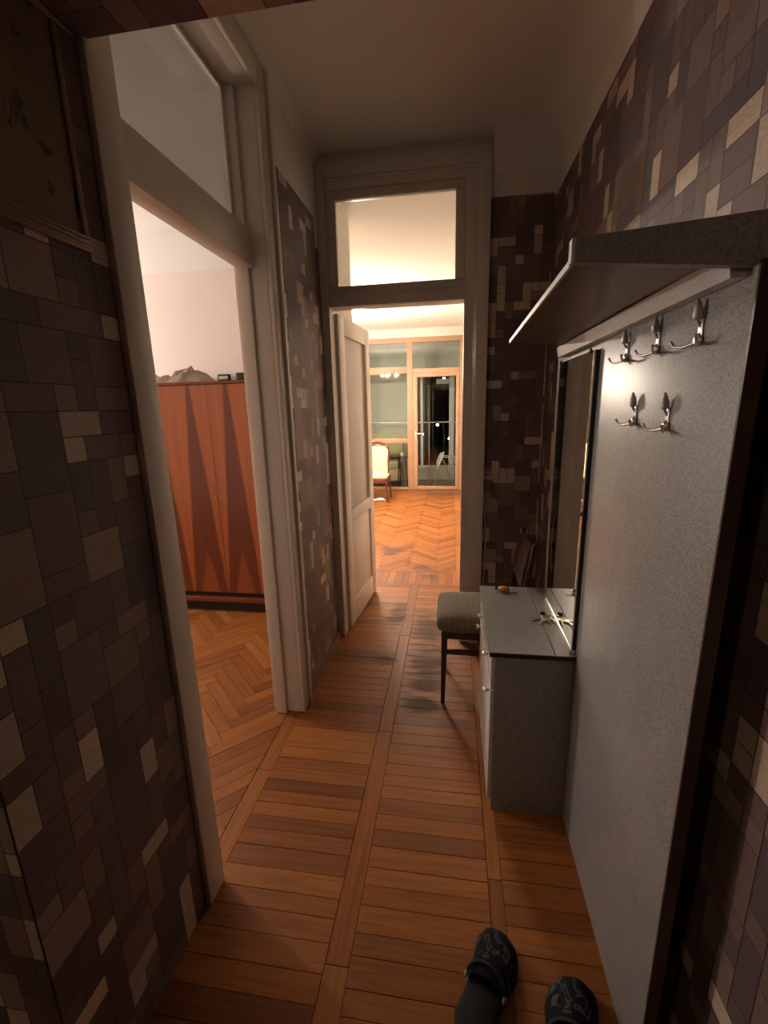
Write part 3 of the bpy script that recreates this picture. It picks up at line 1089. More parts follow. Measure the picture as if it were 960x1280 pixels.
# chest
ch = thing('shoe_chest', (0.29, 1.79, 0), 'low speckled grey laminate chest with dark edged top under the mirror', 'chest')
X0, Y0, Y1, ZT = 0.150, 1.470, 2.068, 0.692
bx('side_panel', (X0 + 0.014, XP - 0.001, Y0, Y0 + 0.016, 0, ZT - 0.020), M['laminate'], ch, 0.001)
bx('side_panel', (X0 + 0.014, XP - 0.001, Y1 - 0.016, Y1, 0, ZT - 0.020), M['laminate'], ch, 0.001)
bx('bottom_panel', (X0 + 0.020, XP - 0.001, Y0 + 0.016, Y1 - 0.016, 0.05, 0.066), M['laminate'], ch)
bx('back_panel', (XP - 0.007, XP - 0.001, Y0 + 0.016, Y1 - 0.016, 0.066, ZT - 0.02), M['laminate'], ch)
bx('plinth', (X0 + 0.035, X0 + 0.050, Y0 + 0.016, Y1 - 0.016, 0, 0.05), M['dark_wood'], ch)
dr = bx('drawer_front', (X0, X0 + 0.014, Y0 + 0.002, Y1 - 0.002, 0.535, ZT - 0.022), M['laminate_edge'], ch, 0.0015)
yc = (Y0 + Y1) / 2
da = bx('door', (X0, X0 + 0.014, Y0 + 0.002, yc - 0.0015, 0.055, 0.530), M['laminate_edge'], ch, 0.0015)
db = bx('door', (X0, X0 + 0.014, yc + 0.0015, Y1 - 0.002, 0.055, 0.530), M['laminate_edge'], ch, 0.0015)


def knob(parent, y, z):
    k = MB()
    k.lathe([(0.006, 0), (0.005, 0.008), (0.011, 0.013), (0.0125, 0.019), (0.008, 0.024), (0.001, 0.0255)], (X0, y, z), (-1, 0, 0), 14)
    k.build('knob', M['chrome'], parent, smooth=50)


knob(da, Y0 + 0.05, 0.50)
knob(db, Y1 - 0.05, 0.50)
knob(dr, yc - 0.16, 0.60)
knob(dr, yc + 0.16, 0.60)
bx('top_edge', (X0 - 0.008, XP - 0.001, Y0 - 0.010, Y1 + 0.004, ZT - 0.019, ZT - 0.002), M['dark_wood'], ch, 0.001)
bx('top_board', (X0 - 0.007, 0.3655, Y0 - 0.009, Y1 + 0.003, ZT - 0.002, ZT), M['laminate'], ch)
bx('top_board', (0.3695, XP - 0.001, Y0 - 0.009, Y1 + 0.003, ZT - 0.002, ZT), M['laminate'], ch)

# things on the chest
kt = thing('keychain', (0.245, 2.020, ZT), 'orange keychain charm with small key on the chest top', 'keychain')
q = MB()
rings = []
for t, r in ((0, 0.006), (0.2, 0.016), (0.5, 0.020), (0.8, 0.015), (1, 0.005)):
    rings.append([(0.228 + 0.050 * t, 2.020 + r * math.cos(a) * 1.1, ZT + 0.0115 + 0.011 * math.sin(a) * (r / 0.02)) for a in [k * math.pi / 5 for k in range(10)]])
q.loft(rings)
q.build('charm', M['orange'], kt, smooth=60)
q = MB()
q.tube([(0.272 + 0.012 * math.cos(a), 2.015 + 0.012 * math.sin(a), ZT + 0.0025) for a in [k * math.pi / 6 for k in range(13)]], 0.0013, 6)
q.build('ring', M['chrome'], kt, smooth=60)
q = MB()
q.box(0.283, 0.312, 1.996, 2.002, ZT + 0.0005, ZT + 0.003)
q.lathe([(0.009, 0), (0.009, 0.0025)], (0.285, 1.999, ZT + 0.0005), (0, 0, 1), 12)
q.build('key', M['brass'], kt)
for dx, dy in ((-0.018, 0.012), (-0.022, -0.008)):
    q = MB()
    q.lathe([(0.004, 0), (0.006, 0.004), (0.003, 0.009), (0.0005, 0.011)], (0.240 + dx, 2.020 + dy, ZT + 0.008), (-0.6, 0.1, 0.6), 8)
    q.build('tip', M['black'], kt, smooth=60)

kb = thing('key_bunch', (0.40, 1.74, ZT), 'bunch of metal keys on a ring lying before the mirror', 'keys')
q = MB()
q.tube([(0.388 + 0.016 * math.cos(a), 1.745 + 0.016 * math.sin(a), ZT + 0.006 + 0.002 * math.sin(a)) for a in [k * math.pi / 8 for k in range(17)]], 0.0015, 6)
q.build('ring', M['chrome'], kb, smooth=60)
for i, a in enumerate((-2.7, -2.1, -1.4, -0.9, 0.5)):
    ca, sa = math.cos(a), math.sin(a)
    cx, cy = 0.388 + 0.016 * ca, 1.745 + 0.016 * sa
    z = ZT + 0.001 + 0.0024 * i
    L = (0.046, 0.055, 0.050, 0.042, 0.030)[i]

    def P(u, w):
        return (cx + u * ca - w * sa, cy + u * sa + w * ca)
    q = MB()
    rr = 0.010
    ring = [P(0.008 + rr * math.cos(t), rr * math.sin(t)) for t in [k * math.pi / 6 for k in range(12)]]
    q.hexa([(x, y, z) for x, y in ring], [(x, y, z + 0.0022) for x, y in ring])
    bl = [P(0.016, -0.003), P(L, -0.003), P(L, 0.004), P(L - 0.004, 0.0025), P(L - 0.008, 0.0045), P(L - 0.013, 0.002), P(0.016, 0.003)]
    q.hexa([(x, y, z) for x, y in bl], [(x, y, z + 0.002) for x, y in bl])
    q.build('key', M['chrome'] if i % 2 else M['brass'], kb)
q = MB()
q.lathe([(0.010, 0), (0.012, 0.004), (0.010, 0.010), (0.004, 0.012)], (0.385, 1.785, ZT + 0.0005), (0, 0, 1), 12)
q.build('fob', M['black'], kb, smooth=50)

# ------------------------------------------------------------------ chair behind the chest
cr = thing('dining_chair', (0.15, 2.28, 0), 'dark wooden chair with striped corduroy seat behind the chest', 'chair')
sx0, sx1, sy0, sy1 = -0.070, 0.345, 2.085, 2.475
rings = []
for z, ins in ((0.415, 0.020), (0.425, 0.004), (0.455, 0.0), (0.480, 0.006), (0.496, 0.030), (0.502, 0.075)):
    ring = []
    r = 0.055
    xa, xb, ya, yb = sx0 + ins, sx1 - ins, sy0 + ins, sy1 - ins
    for (cx, cy, a0) in ((xb - r, ya + r, -90), (xb - r, yb - r, 0), (xa + r, yb - r, 90), (xa + r, ya + r, 180)):
        for k in range(6):
            a = math.radians(a0 + 90 * k / 5)
            ring.append((cx + r * math.cos(a), cy + r * math.sin(a), z))
    rings.append(ring)
MB().loft(rings).build('seat', M['stripes'], cr, smooth=70)
ap = MB()
ap.box(sx0 + 0.03, sx1 - 0.02, sy0 + 0.022, sy0 + 0.042, 0.375, 0.418)
ap.box(sx0 + 0.03, sx1 - 0.02, sy1 - 0.042, sy1 - 0.022, 0.375, 0.418)
ap.box(sx0 + 0.028, sx0 + 0.048, sy0 + 0.042, sy1 - 0.042, 0.375, 0.418)
ap.box(sx1 - 0.038, sx1 - 0.018, sy0 + 0.042, sy1 - 0.042, 0.375, 0.418)
ap.build('seat_frame', M['dark_wood'], cr)


def leg(x0, y0, x1, y1, zt, r0, r1):
    l = MB()
    l.hexa([(x0 - r0, y0 - r0, 0), (x0 + r0, y0 - r0, 0), (x0 + r0, y0 + r0, 0), (x0 - r0, y0 + r0, 0)],
           [(x1 - r1, y1 - r1, zt), (x1 + r1, y1 - r1, zt), (x1 + r1, y1 + r1, zt), (x1 - r1, y1 + r1, zt)])
    return l.build('leg', M['dark_wood'], cr, 0.003, 35)


leg(-0.034, 2.100, -0.026, 2.118, 0.418, 0.010, 0.017)
leg(-0.034, 2.460, -0.026, 2.442, 0.418, 0.010, 0.017)
for y in (2.118, 2.452):
    l = MB()
    rr = 0.014
    rings = []
    for x, z, r in ((0.390, 0, 0.011), (0.345, 0.25, 0.015), (0.345, 0.45, 0.016), (0.365, 0.65, 0.014), (0.405, 0.895, 0.011)):
        rings.append([(x - r, y - r, z), (x + r, y - r, z), (x + r, y + r, z), (x - r, y + r, z)])
    l.loft(rings)
    l.build('back_leg', M['dark_wood'], cr, 0.002, 35)
for y in (2.115, 2.447):
    bx('stretcher', (-0.026, 0.345, y - 0.008, y + 0.008, 0.285, 0.312), M['dark_wood'], cr, 0.002)
bx('stretcher', (0.150, 0.166, 2.123, 2.439, 0.288, 0.308), M['dark_wood'], cr, 0.002)
bk = MB()
rings = []
for z, t in ((0.640, 0.006), (0.665, 0.018), (0.76, 0.022), (0.85, 0.018), (0.875, 0.006)):
    xb_ = 0.355 + (z - 0.62) * 0.17
    rings.append([(xb_ - t, 2.132, z), (xb_ + t * 0.4, 2.132, z), (xb_ + t * 0.4, 2.438, z), (xb_ - t, 2.438, z)])
bk.loft(rings)
bk.build('backrest', M['maroon'], cr, 0.004, 50)

# ------------------------------------------------------------------ wall things in the hall
pf = thing('wall_picture', (XL + 0.012, 0.74, 1.90), 'dark brown painted panel in ridged gilt frame on the left wall', 'picture')
PY0, PY1, PZ0, PZ1 = 0.555, 0.935, 1.885, 2.295
bx('canvas', (XL + 0.002, XL + 0.010, PY0 + 0.012, PY1 - 0.012, PZ0 + 0.02, PZ1 - 0.012), M['picture'], pf)
for nm, d in (('frame_rail', (PY0, PY1, PZ0, PZ0 + 0.030)), ('frame_rail', (PY0, PY1, PZ1 - 0.014, PZ1)), ('frame_stile', (PY0, PY0 + 0.014, PZ0 + 0.03, PZ1 - 0.014)), ('frame_stile', (PY1 - 0.014, PY1, PZ0 + 0.03, PZ1 - 0.014))):
    f = bx(nm, (XL + 0.002, XL + 0.014, *d), M['gilt'] if nm == 'frame_rail' else M['base_wood'], pf, 0.002)
for k in range(3):
    bx('ridge', (XL + 0.014, XL + 0.018, PY0 + 0.004, PY1 - 0.004, PZ0 + 0.004 + k * 0.009, PZ0 + 0.009 + k * 0.009), M['gilt'], pf, 0.0015)

cb = MB()
pts = [(0.203, YF - 0.008, 1.03), (0.206, YF - 0.009, 0.9), (0.222, YF - 0.008, 0.75), (0.214, YF - 0.008, 0.55), (0.208, YF - 0.008, 0.3), (0.204, YF - 0.008, 0.02)]
cb.tube(pts, 0.004, 8)
tag(cb.build('power_cable', M['cable'], None, smooth=60), 'thin pale cable running down beside the far door casing', 'cable')
sw = thing('light_switch', (0.225, YF - 0.004, 1.10), 'small brown switch box beside the far door casing', 'switch')
bx('box', (0.203, 0.250, YF - 0.022, YF - 0.002, 1.035, 1.105), M['base_wood'], sw, 0.003)
bx('rocker', (0.216, 0.237, YF - 0.027, YF - 0.022, 1.05, 1.09), M['base_wood'], sw, 0.002)


# slippers
def slipper(name, heel, toe, mirror, label):
    hx, hy = heel
    tx, ty = toe
    a = math.atan2(ty - hy, tx - hx)
    L = math.hypot(tx - hx, ty - hy)
    ca, sa = math.cos(a), math.sin(a)
    root = thing(name, ((hx + tx) / 2, (hy + ty) / 2, 0), label, 'slipper', 'black slippers on the floor')

    def W(u, w, z):
        w = w * mirror
        return (hx + u * L * ca - w * sa, hy + u * L * sa + w * ca, z)
    WS = 1.22
    prof = [(0.0, 0.012, 0.0), (0.03, 0.028, 0.0), (0.12, 0.038, 0.0), (0.3, 0.037, -0.002), (0.5, 0.040, -0.004), (0.7, 0.049, -0.002), (0.85, 0.046, 0.004), (0.95, 0.034, 0.008), (1.0, 0.014, 0.010)]
    prof = [(u, h * WS, c) for u, h, c in prof]

    def outline(grow, z):
        right = [W(u + (grow if u > 0.5 else -grow) * 0.1, -(h + grow) + c, z) for u, h, c in prof]
        left = [W(u + (grow if u > 0.5 else -grow) * 0.1, (h + grow) + c, z) for u, h, c in reversed(prof)]
        return right + left
    s = MB()
    s.loft([outline(0.0, 0.001), outline(0.003, 0.010), outline(0.003, 0.022), outline(-0.003, 0.028)])
    s.build('sole', M['rubber'], root, smooth=50)
    fb_ = MB()
    fb_.loft([outline(-0.005, 0.0275), outline(-0.009, 0.0295)])
    fb_.build('footbed', M['rubber'], root, smooth=60)
    # closed front upper, arched over the forefoot
    up = MB()
    rings = []
    for u, hh in ((0.43, 0.070), (0.55, 0.074), (0.68, 0.072), (0.82, 0.064), (0.93, 0.050), (0.99, 0.034)):
        h = None
        for (u0, h0, c0), (u1, h1, c1) in zip(prof, prof[1:]):
            if u0 <= u <= u1:
                t = (u - u0) / (u1 - u0)
                h, c = h0 + (h1 - h0) * t, c0 + (c1 - c0) * t
        ring = []
        for k in range(13):
            t = math.pi * k / 12
            ring.append(W(u, -(h + 0.004) * math.cos(t) + c, 0.012 + (hh - 0.012) * math.sin(t) ** 0.8))
        for k in range(12, -1, -1):
            t = math.pi * k / 12
            ring.append(W(u, -(h - 0.001) * math.cos(t) + c, 0.010 + (hh - 0.016) * math.sin(t) ** 0.8))
        rings.append(ring)
    up.loft(rings)
    o = up.build('upper', M['tie_dye'], root, smooth=60)
    # heel strap pushed forward over the upper, with its two rivets
    st = MB()
    pts = []
    for k in range(11):
        t = math.pi * k / 10
        pts.append(W(0.43 + 0.10 * math.sin(t), -0.053 * math.cos(t), 0.034 + 0.042 * math.sin(t) ** 0.8))
    st.tube(pts, 0.0052, 6)
    st.build('strap', M['rubber'], root, smooth=60)
    for sg in (-1, 1):
        rv = MB()
        c0 = W(0.43, sg * 0.052, 0.036)
        c1 = W(0.43, sg * 0.062, 0.036)
        d = Vector(c1) - Vector(c0)
        rv.lathe([(0.010, -0.002), (0.010, 0.003), (0.006, 0.006)], c0, d, 10)
        rv.build('rivet', M['grey_rubber'], root, smooth=50)
    return root


slipper('slipper', (0.052, 0.785), (0.168, 1.025), 1, 'black slipper with grey marbled toe lying in open floor')
slipper('slipper', (0.262, 0.685), (0.343, 0.945), -1, 'black marbled slipper lying against the grey laminate panel')

# ------------------------------------------------------------------ bedroom
wd = thing('wardrobe', (-1.715, 3.24, 0), 'glossy red-brown wardrobe veneered in dark wedge pattern', 'wardrobe')
WX0, WX1, WY0, WY1 = -2.880, -1.125, 3.015, 3.490
bx('carcass', (WX0, WX1, WY0 + 0.020, WY1, 0.17, 1.745), M['ward_wood'], wd)
bx('top_board', (WX0 - 0.01, WX1 + 0.01, WY0 - 0.008, WY1, 1.745, 1.765), M['ward_wood'], wd, 0.002)
bx('plinth', (WX0 + 0.02, WX1 - 0.02, WY0 + 0.045, WY1, 0, 0.17), M['black'], wd)
bx('plinth_rail', (WX0, WX1, WY0 + 0.005, WY0 + 0.045, 0.085, 0.128), M['ward_wood'], wd, 0.002)
for k in (-2, -1, 0):
    xa = -1.715 + k * 0.574
    # each door keeps the wardrobe's own frame, so the veneer runs on from door to door
    d = MB().box(xa + 0.0015, xa + 0.5725, WY0, WY0 + 0.019, 0.172, 1.743).build('door', M['veneer'], wd, 0.0012)
    kh = MB()
    kh.lathe([(0.008, 0), (0.008, 0.002), (0.003, 0.003)], (xa + (0.020 if k == 0 else 0.552), WY0, 0.93), (0, -1, 0), 10)
    kh.build('keyhole', M['brass'], d, smooth=40)

bn = MB()
rn = random.Random(5)
nx, ny = 22, 9
g = []
for i in range(nx):
    for j in range(ny):
        u, w = i / (nx - 1), j / (ny - 1)
        env = (math.sin(math.pi * u) ** 0.35) * (math.sin(math.pi * w) ** 0.5)
        pk = 0.088 + 0.030 * math.exp(-((u - 0.66) / 0.20) ** 2)
        z = 1.767 + env * pk * (0.72 + 0.16 * math.sin(9 * u + 3 * w) + 0.12 * math.sin(23 * u - 7 * w) + rn.uniform(-0.26, 0.26))
        bn.v.append((-2.30 + 0.55 * u + rn.uniform(-0.006, 0.006), 3.06 + 0.30 * w + rn.uniform(-0.006, 0.006), max(z, 1.7665)))
for i in range(nx - 1):
    for j in range(ny - 1):
        a = i * ny + j
        bn.f.append((a, a + ny, a + ny + 1, a + 1)); bn.m.append(0)
per = [i * ny for i in range(nx)] + [(nx - 1) * ny + j for j in range(1, ny)] + [i * ny + ny - 1 for i in range(nx - 2, -1, -1)] + [j for j in range(ny - 2, 0, -1)]
bn.f.append(tuple(reversed(per))); bn.m.append(0)
tag(bn.build('cloth_bundle', M['bundle'], None, smooth=50), 'crumpled beige cloth heap lying on top of the wardrobe', 'cloth')
tag(bx('paper_box', (-1.70, -1.42, 3.12, 3.34, 1.766, 1.826), M['white_pl'], None, 0.003), 'flat white box lying on top of the wardrobe', 'box')
ck_ = thing('small_clock', (-1.60, 3.08, 1.766), 'tiny black framed clock in front of the white box', 'clock')
bx('case', (-1.650, -1.560, 3.070, 3.095, 1.766, 1.812), M['black'], ck_, 0.002)
bx('face', (-1.638, -1.572, 3.068, 3.070, 1.778, 1.800), M['laminate_edge'], ck_)
bx_ = tag(bx('black_case', (-1.505, -1.44, 3.06, 3.11, 1.766, 1.818), M['black'], None, 0.002), 'small black case at the front edge of the wardrobe top', 'case')


# bedroom pendant: a wide thin milk glass bowl on three chains
bxx, byy, bz = -3.80, 2.75, 1.97
pd = thing('pendant_lamp', (bxx, byy, ZC), 'bedroom pendant lamp with wide milk glass bowl', 'pendant lamp')
MB().lathe([(0.002, 0), (0.06, -0.004), (0.055, -0.025), (0.015, -0.04)], (bxx, byy, ZC), (0, 0, 1), 18).build('ceiling_cup', M['brass'], pd, smooth=50)
MB().tube([(bxx, byy, ZC - 0.03), (bxx, byy, bz + 0.25)], 0.006, 8).build('stem', M['brass'], pd, smooth=50)
for k in range(3):
    t = 2 * math.pi * k / 3
    MB().tube([(bxx, byy, bz + 0.25), (bxx + 0.168 * math.cos(t), byy + 0.168 * math.sin(t), bz)], 0.0025, 6).build('chain', M['brass'], pd, smooth=60)
_d = MB()
_d.loft([[(bxx + r * math.cos(t), byy + r * math.sin(t), bz - h) for t in [2 * math.pi * k / 32 for k in range(32)]] for r, h in ((0.170, 0.0), (0.166, 0.035), (0.145, 0.075), (0.10, 0.105), (0.04, 0.118), (0.006, 0.120))], cap=False)
_d.build('bowl', M['shade_dense'], pd, smooth=60)
ld = bpy.data.lights.new('bulb', 'POINT'); ld.energy = BEDROOM_W; ld.color = BEDROOM_C; ld.shadow_soft_size = 0.022
lo = bpy.data.objects.new('bulb', ld); COL.objects.link(lo); lo.parent = pd; lo.location = (0, 0, bz - 0.054 - ZC)

fx, fy, fz = -1.46, 6.05, 2.22
lp = thing('chandelier', (fx, fy, ZC), 'brass living room chandelier with opal glass shades', 'chandelier')
MB().lathe([(0.002, 0), (0.06, -0.004), (0.055, -0.025), (0.015, -0.04)], (fx, fy, ZC), (0, 0, 1), 18).build('ceiling_cup', M['brass'], lp, smooth=50)
_d = MB()
_d.tube([(fx, fy, ZC - 0.03), (fx, fy, fz)], 0.007, 8)
_d.lathe([(0.004, 0.05), (0.03, 0.03), (0.04, 0), (0.025, -0.03), (0.008, -0.045), (0.002, -0.06)], (fx, fy, fz), (0, 0, 1), 16)
_d.build('stem', M['brass'], lp, smooth=50)
for k in range(5):
    a = 2 * math.pi * (k + 0.3) / 5
    ca, sa = math.cos(a), math.sin(a)
    cx, cy = fx + 0.19 * ca, fy + 0.19 * sa
    arm = MB().tube([(fx, fy, fz), (fx + 0.07 * ca, fy + 0.07 * sa, fz - 0.05), (fx + 0.14 * ca, fy + 0.14 * sa, fz - 0.03), (cx, cy, fz + 0.02)], 0.006, 8).build('arm', M['brass'], lp, smooth=50)
    s_ = MB()
    s_.loft([[(cx + r * math.cos(t), cy + r * math.sin(t), fz + h) for t in [2 * math.pi * q_ / 24 for q_ in range(24)]] for r, h in ((0.018, 0.02), (0.045, 0.04), (0.058, 0.08), (0.066, 0.12), (0.080, 0.14))], cap=False)
    s_.build('shade', M['shade'], arm, smooth=60)
    ld = bpy.data.lights.new('bulb', 'POINT'); ld.energy = LIVING_W / 5; ld.color = LIVING_C; ld.shadow_soft_size = 0.03
    lo = bpy.data.objects.new('bulb', ld); COL.objects.link(lo); lo.parent = lp
    lo.location = Vector((cx, cy, fz + 0.085)) - Vector(lp.location)

# fill lamp added behind the viewer to brighten surfaces facing the camera
el = thing('entrance_fill_lamp', (-1.25, -0.75, 2.30), 'unseen dim opal fill lamp added under the entrance soffit', 'lamp')
MB().lathe([(0.05, 0), (0.05, -0.02), (0.02, -0.03)], (-1.25, -0.75, 2.304), (0, 0, 1), 16).build('cup', M['brass'], el, smooth=50)
MB().lathe([(0.03, 0), (0.075, -0.03), (0.09, -0.08), (0.07, -0.13), (0.002, -0.15)], (-1.25, -0.75, 2.275), (0, 0, 1), 20).build('globe', M['shade'], el, smooth=60)
_l = bpy.data.lights.new('bulb', 'POINT'); _l.energy = 11.0; _l.color = (1.0, 0.80, 0.58); _l.shadow_soft_size = 0.04
_o = bpy.data.objects.new('bulb', _l); COL.objects.link(_o); _o.parent = el; _o.location = (0, 0, -0.10)

# ------------------------------------------------------------------ living room: balcony glazing, chair
w1 = thing('window_1', (-1.1, YL + 0.05, 0), 'varnished wooden balcony glazing with fixed panes', 'window', kind='structure')
FY0, FY1 = YL + 0.005, YL + 0.075
bx('frame', (-2.30, XQ, FY0, FY1, 2.685, 2.77), M['frame_wood'], w1, 0.004)
bx('frame', (0.130, XQ, FY0, FY1, 0, 2.685), M['frame_wood'], w1, 0.004)
bx('frame', (-2.30, -2.22, FY0, FY1, 0, 2.685), M['frame_wood'], w1, 0.004)
bx('mullion', (-0.820, -0.715, FY0, FY1, 0, 2.685), M['frame_wood'], w1, 0.004)
bx('mullion', (-1.62, -1.55, FY0, FY1, 0, 2.685), M['frame_wood'], w1, 0.004)
bx('transom_rail', (-2.22, -1.62, FY0, FY1, 2.155, 2.275), M['frame_wood'], w1, 0.004)
bx('transom_rail', (-1.55, -0.820, FY0, FY1, 2.155, 2.275), M['frame_wood'], w1, 0.004)
bx('transom_rail', (-0.715, 0.130, FY0, FY1, 2.150, 2.235), M['frame_wood'], w1, 0.004)
for xa, xb in ((-2.22, -1.62), (-1.55, -0.820)):
    bx('sill_rail', (xa, xb, FY0, FY1, 0.895, 0.985), M['frame_wood'], w1, 0.004)
    bx('bottom_rail', (xa, xb, FY0, FY1, 0.0, 0.05), M['frame_wood'], w1, 0.004)
    bx('pane', (xa, xb, YL + 0.038, YL + 0.042, 2.275, 2.685), M['glass'], w1)
    bx('pane', (xa, xb, YL + 0.038, YL + 0.042, 0.985, 2.155), M['glass'], w1)
    bx('pane', (xa, xb, YL + 0.038, YL + 0.042, 0.05, 0.895), M['glass'], w1)
bx('pane', (-0.715, 0.130, YL + 0.038, YL + 0.042, 2.235, 2.685), M['glass'], w1)

d3 = thing('door_3', (-0.29, YL + 0.04, 0), 'varnished wooden balcony door with one tall glass pane', 'door', kind='structure')
bx('stile', (-0.712, -0.632, FY0 - 0.012, FY1 - 0.01, 0.008, 2.148), M['frame_wood'], d3, 0.004)
bx('stile', (0.072, 0.128, FY0 - 0.012, FY1 - 0.01, 0.008, 2.148), M['frame_wood'], d3, 0.004)
bx('rail', (-0.632, 0.072, FY0 - 0.012, FY1 - 0.01, 2.085, 2.148), M['frame_wood'], d3, 0.004)
bx('rail', (-0.632, 0.072, FY0 - 0.012, FY1 - 0.01, 0.008, 0.075), M['frame_wood'], d3, 0.004)
bx('pane', (-0.632, 0.072, YL + 0.028, YL + 0.032, 0.075, 2.085), M['glass'], d3)
for dims in ((-0.632, -0.622, 0.075, 2.085), (0.062, 0.072, 0.075, 2.085)):
    bx('gasket', (dims[0], dims[1], FY0 + 0.002, FY0 + 0.012, dims[2], dims[3]), M['black'], d3)
for z0 in (0.075, 2.075):
    bx('gasket', (-0.622, 0.062, FY0 + 0.002, FY0 + 0.012, z0, z0 + 0.010), M['black'], d3)
hh = MB()
hh.tube([(-0.668, FY0 - 0.012, 1.07), (-0.668, FY0 - 0.055, 1.07), (-0.56, FY0 - 0.058, 1.07)], 0.010, 8)
hh.box(-0.684, -0.652, FY0 - 0.016, FY0 - 0.012, 0.98, 1.12)
hh.build('handle', M['chrome'], d3, smooth=40)

# carved chair with yellow upholstery
ac = thing('carved_chair', (-1.30, 7.45, 0), 'carved mahogany chair with yellow upholstered back in the living room', 'chair')


def ac_leg(x0, y0, x1, y1, name='leg'):
    l = MB()
    l.tube([(x0, y0, 0), (x0 + (x1 - x0) * 0.2, y0 + (y1 - y0) * 0.2, 0.10), (x1, y1, 0.30), (x1, y1, 0.40)], [0.016, 0.013, 0.022, 0.028], 10)
    return l.build(name, M['mahogany'], ac, smooth=50)


ac_leg(-1.055, 7.225, -1.075, 7.245)
ac_leg(-1.535, 7.225, -1.515, 7.245)
ac_leg(-1.055, 7.675, -1.080, 7.640)
ac_leg(-1.535, 7.675, -1.510, 7.640)
MB().box(-1.535, -1.055, 7.220, 7.660, 0.315, 0.395).build('seat_frame', M['mahogany'], ac, 0.015, 40)
st_ = MB()
rings = []
for z, ins in ((0.395, 0.012), (0.43, 0.0), (0.455, 0.03), (0.465, 0.10)):
    rings.append([(-1.525 + ins, 7.23 + ins, z), (-1.065 - ins, 7.23 + ins, z), (-1.065 - ins, 7.63 - ins, z), (-1.525 + ins, 7.63 - ins, z)])
st_.loft(rings)
st_.build('seat', M['yellow_cloth'], ac, 0.008, 60)
# shield shaped back with a carved crest, facing the hall
outl = []
for k in range(28):
    t = 2 * math.pi * k / 28
    cx_, cz_ = math.cos(t), math.sin(t)
    e = 0.34
    xx = 0.215 * math.copysign(abs(cx_) ** e, cx_)
    zz = 0.245 * math.copysign(abs(cz_) ** e, cz_)
    if zz > 0.15:
        zz += 0.012 * math.cos(xx / 0.215 * math.pi)
    xx *= 1 - 0.10 * math.cos(zz / 0.245 * math.pi * 0.5) * (1 if zz < 0.1 else 0.4)
    outl.append((xx, zz))


def back_ring(s_, y_off, grow=0.0):
    res = []
    for xx, zz in outl:
        d_ = math.hypot(xx, zz)
        k = s_ + grow / d_
        z = 0.660 + zz * k
        y = 7.590 + (z - 0.42) * 0.16 + y_off
        res.append((-1.295 + xx * k, y, z))
    return res


MB().loft([back_ring(1.0, -0.020), back_ring(0.97, -0.034), back_ring(0.7, -0.042), back_ring(0.3, -0.045)]).build('back_cushion', M['yellow_cloth'], ac, smooth=60)
MB().loft([back_ring(1.0, 0.012), back_ring(0.98, 0.018), back_ring(0.3, 0.020)]).build('back_board', M['mahogany'], ac, smooth=60)
fr = MB()
pr = [Vector(p) for p in back_ring(1.0, -0.006, 0.012)]
fr.tube(pr + [pr[0]], [0.020 + 0.005 * math.sin(k * 2.1) for k in range(len(pr))] + [0.020], 8)
fr.build('back_frame', M['mahogany'], ac, smooth=60)
cr_ = MB()
for k in range(7):
    xx = -1.295 + (k - 3) * 0.045
    zt = 0.945 + 0.030 * math.cos((k - 3) / 3 * math.pi / 2)
    cr_.lathe([(0.004, -0.022), (0.018, -0.012), (0.022, 0), (0.016, 0.012), (0.002, 0.020)], (xx, 7.665, zt), (0, 0, 1), 10)
cr_.build('crest', M['mahogany'], ac, smooth=60)
for xx in (-1.455, -1.135):
    p = MB()
    p.tube([(xx, 7.625, 0.38), (xx, 7.605, 0.46)], 0.020, 8)
    p.build('back_post', M['mahogany'], ac, smooth=50)

# white slippers under the chair
for dx, lb in ((0, 'white slipper lying on the parquet under the carved chair'),):
    s = MB()
    rings = []
    for t, w_, h in ((0, 0.015, 0.014), (0.12, 0.032, 0.030), (0.35, 0.034, 0.028), (0.6, 0.040, 0.055), (0.85, 0.036, 0.045), (1, 0.012, 0.02)):
        rings.append([(-1.36 + 0.24 * t + dx, 7.36 + w_ * math.cos(a), 0.001 + max(0, h * 0.5 + h * 0.5 * math.sin(a))) for a in [q_ * math.pi / 6 for q_ in range(12)]])
    s.loft(rings)
    tag(s.build('house_slipper', M['white_cloth'], None, smooth=60), lb, 'slipper')

# ------------------------------------------------------------------ balcony
BY = 9.75
struct('floor_balcony', (-4.9, XQ + 0.5, YL + 0.12, BY + 0.1, -0.12, -0.02), M['balcony_floor'], 'grey screed floor of the balcony', 'floor')
struct('ceiling_balcony', (-4.9, XQ + 0.5, YL + 0.12, BY + 0.1, 2.74, 2.86), M['paint_bead'], 'pale ceiling of the glazed balcony', 'ceiling')
struct('wall_balcony_left', (-4.9, -0.86, BY, BY + 0.1, -0.02, 2.74), M['balcony_wall'], 'pale grey-green balcony wall behind the fixed panes', 'wall')
struct('wall_balcony_right', (0.38, 0.48, YL + 0.12, BY, -0.02, 2.74), M['balcony_wall'], 'end wall of the balcony', 'wall')
struct('wall_balcony_lintel', (-0.86, 0.38, BY, BY + 0.1, 2.28, 2.74), M['balcony_wall'], 'lintel over the balcony window', 'wall')
struct('wall_balcony_parapet', (-0.86, 0.38, BY + 0.02, BY + 0.1, -0.02, 0.25), M['balcony_wall'], 'low parapet under the balcony window', 'wall')
w2 = thing('window_2', (-0.3, BY + 0.03, 0.25), 'white outer balcony window looking into the night', 'window', kind='structure')
bx('frame', (-0.860, -0.795, BY, BY + 0.05, 0.25, 2.28), M['white_pl'], w2, 0.004)
bx('frame', (-0.795, 0.38, BY, BY + 0.05, 2.20, 2.28), M['white_pl'], w2, 0.004)
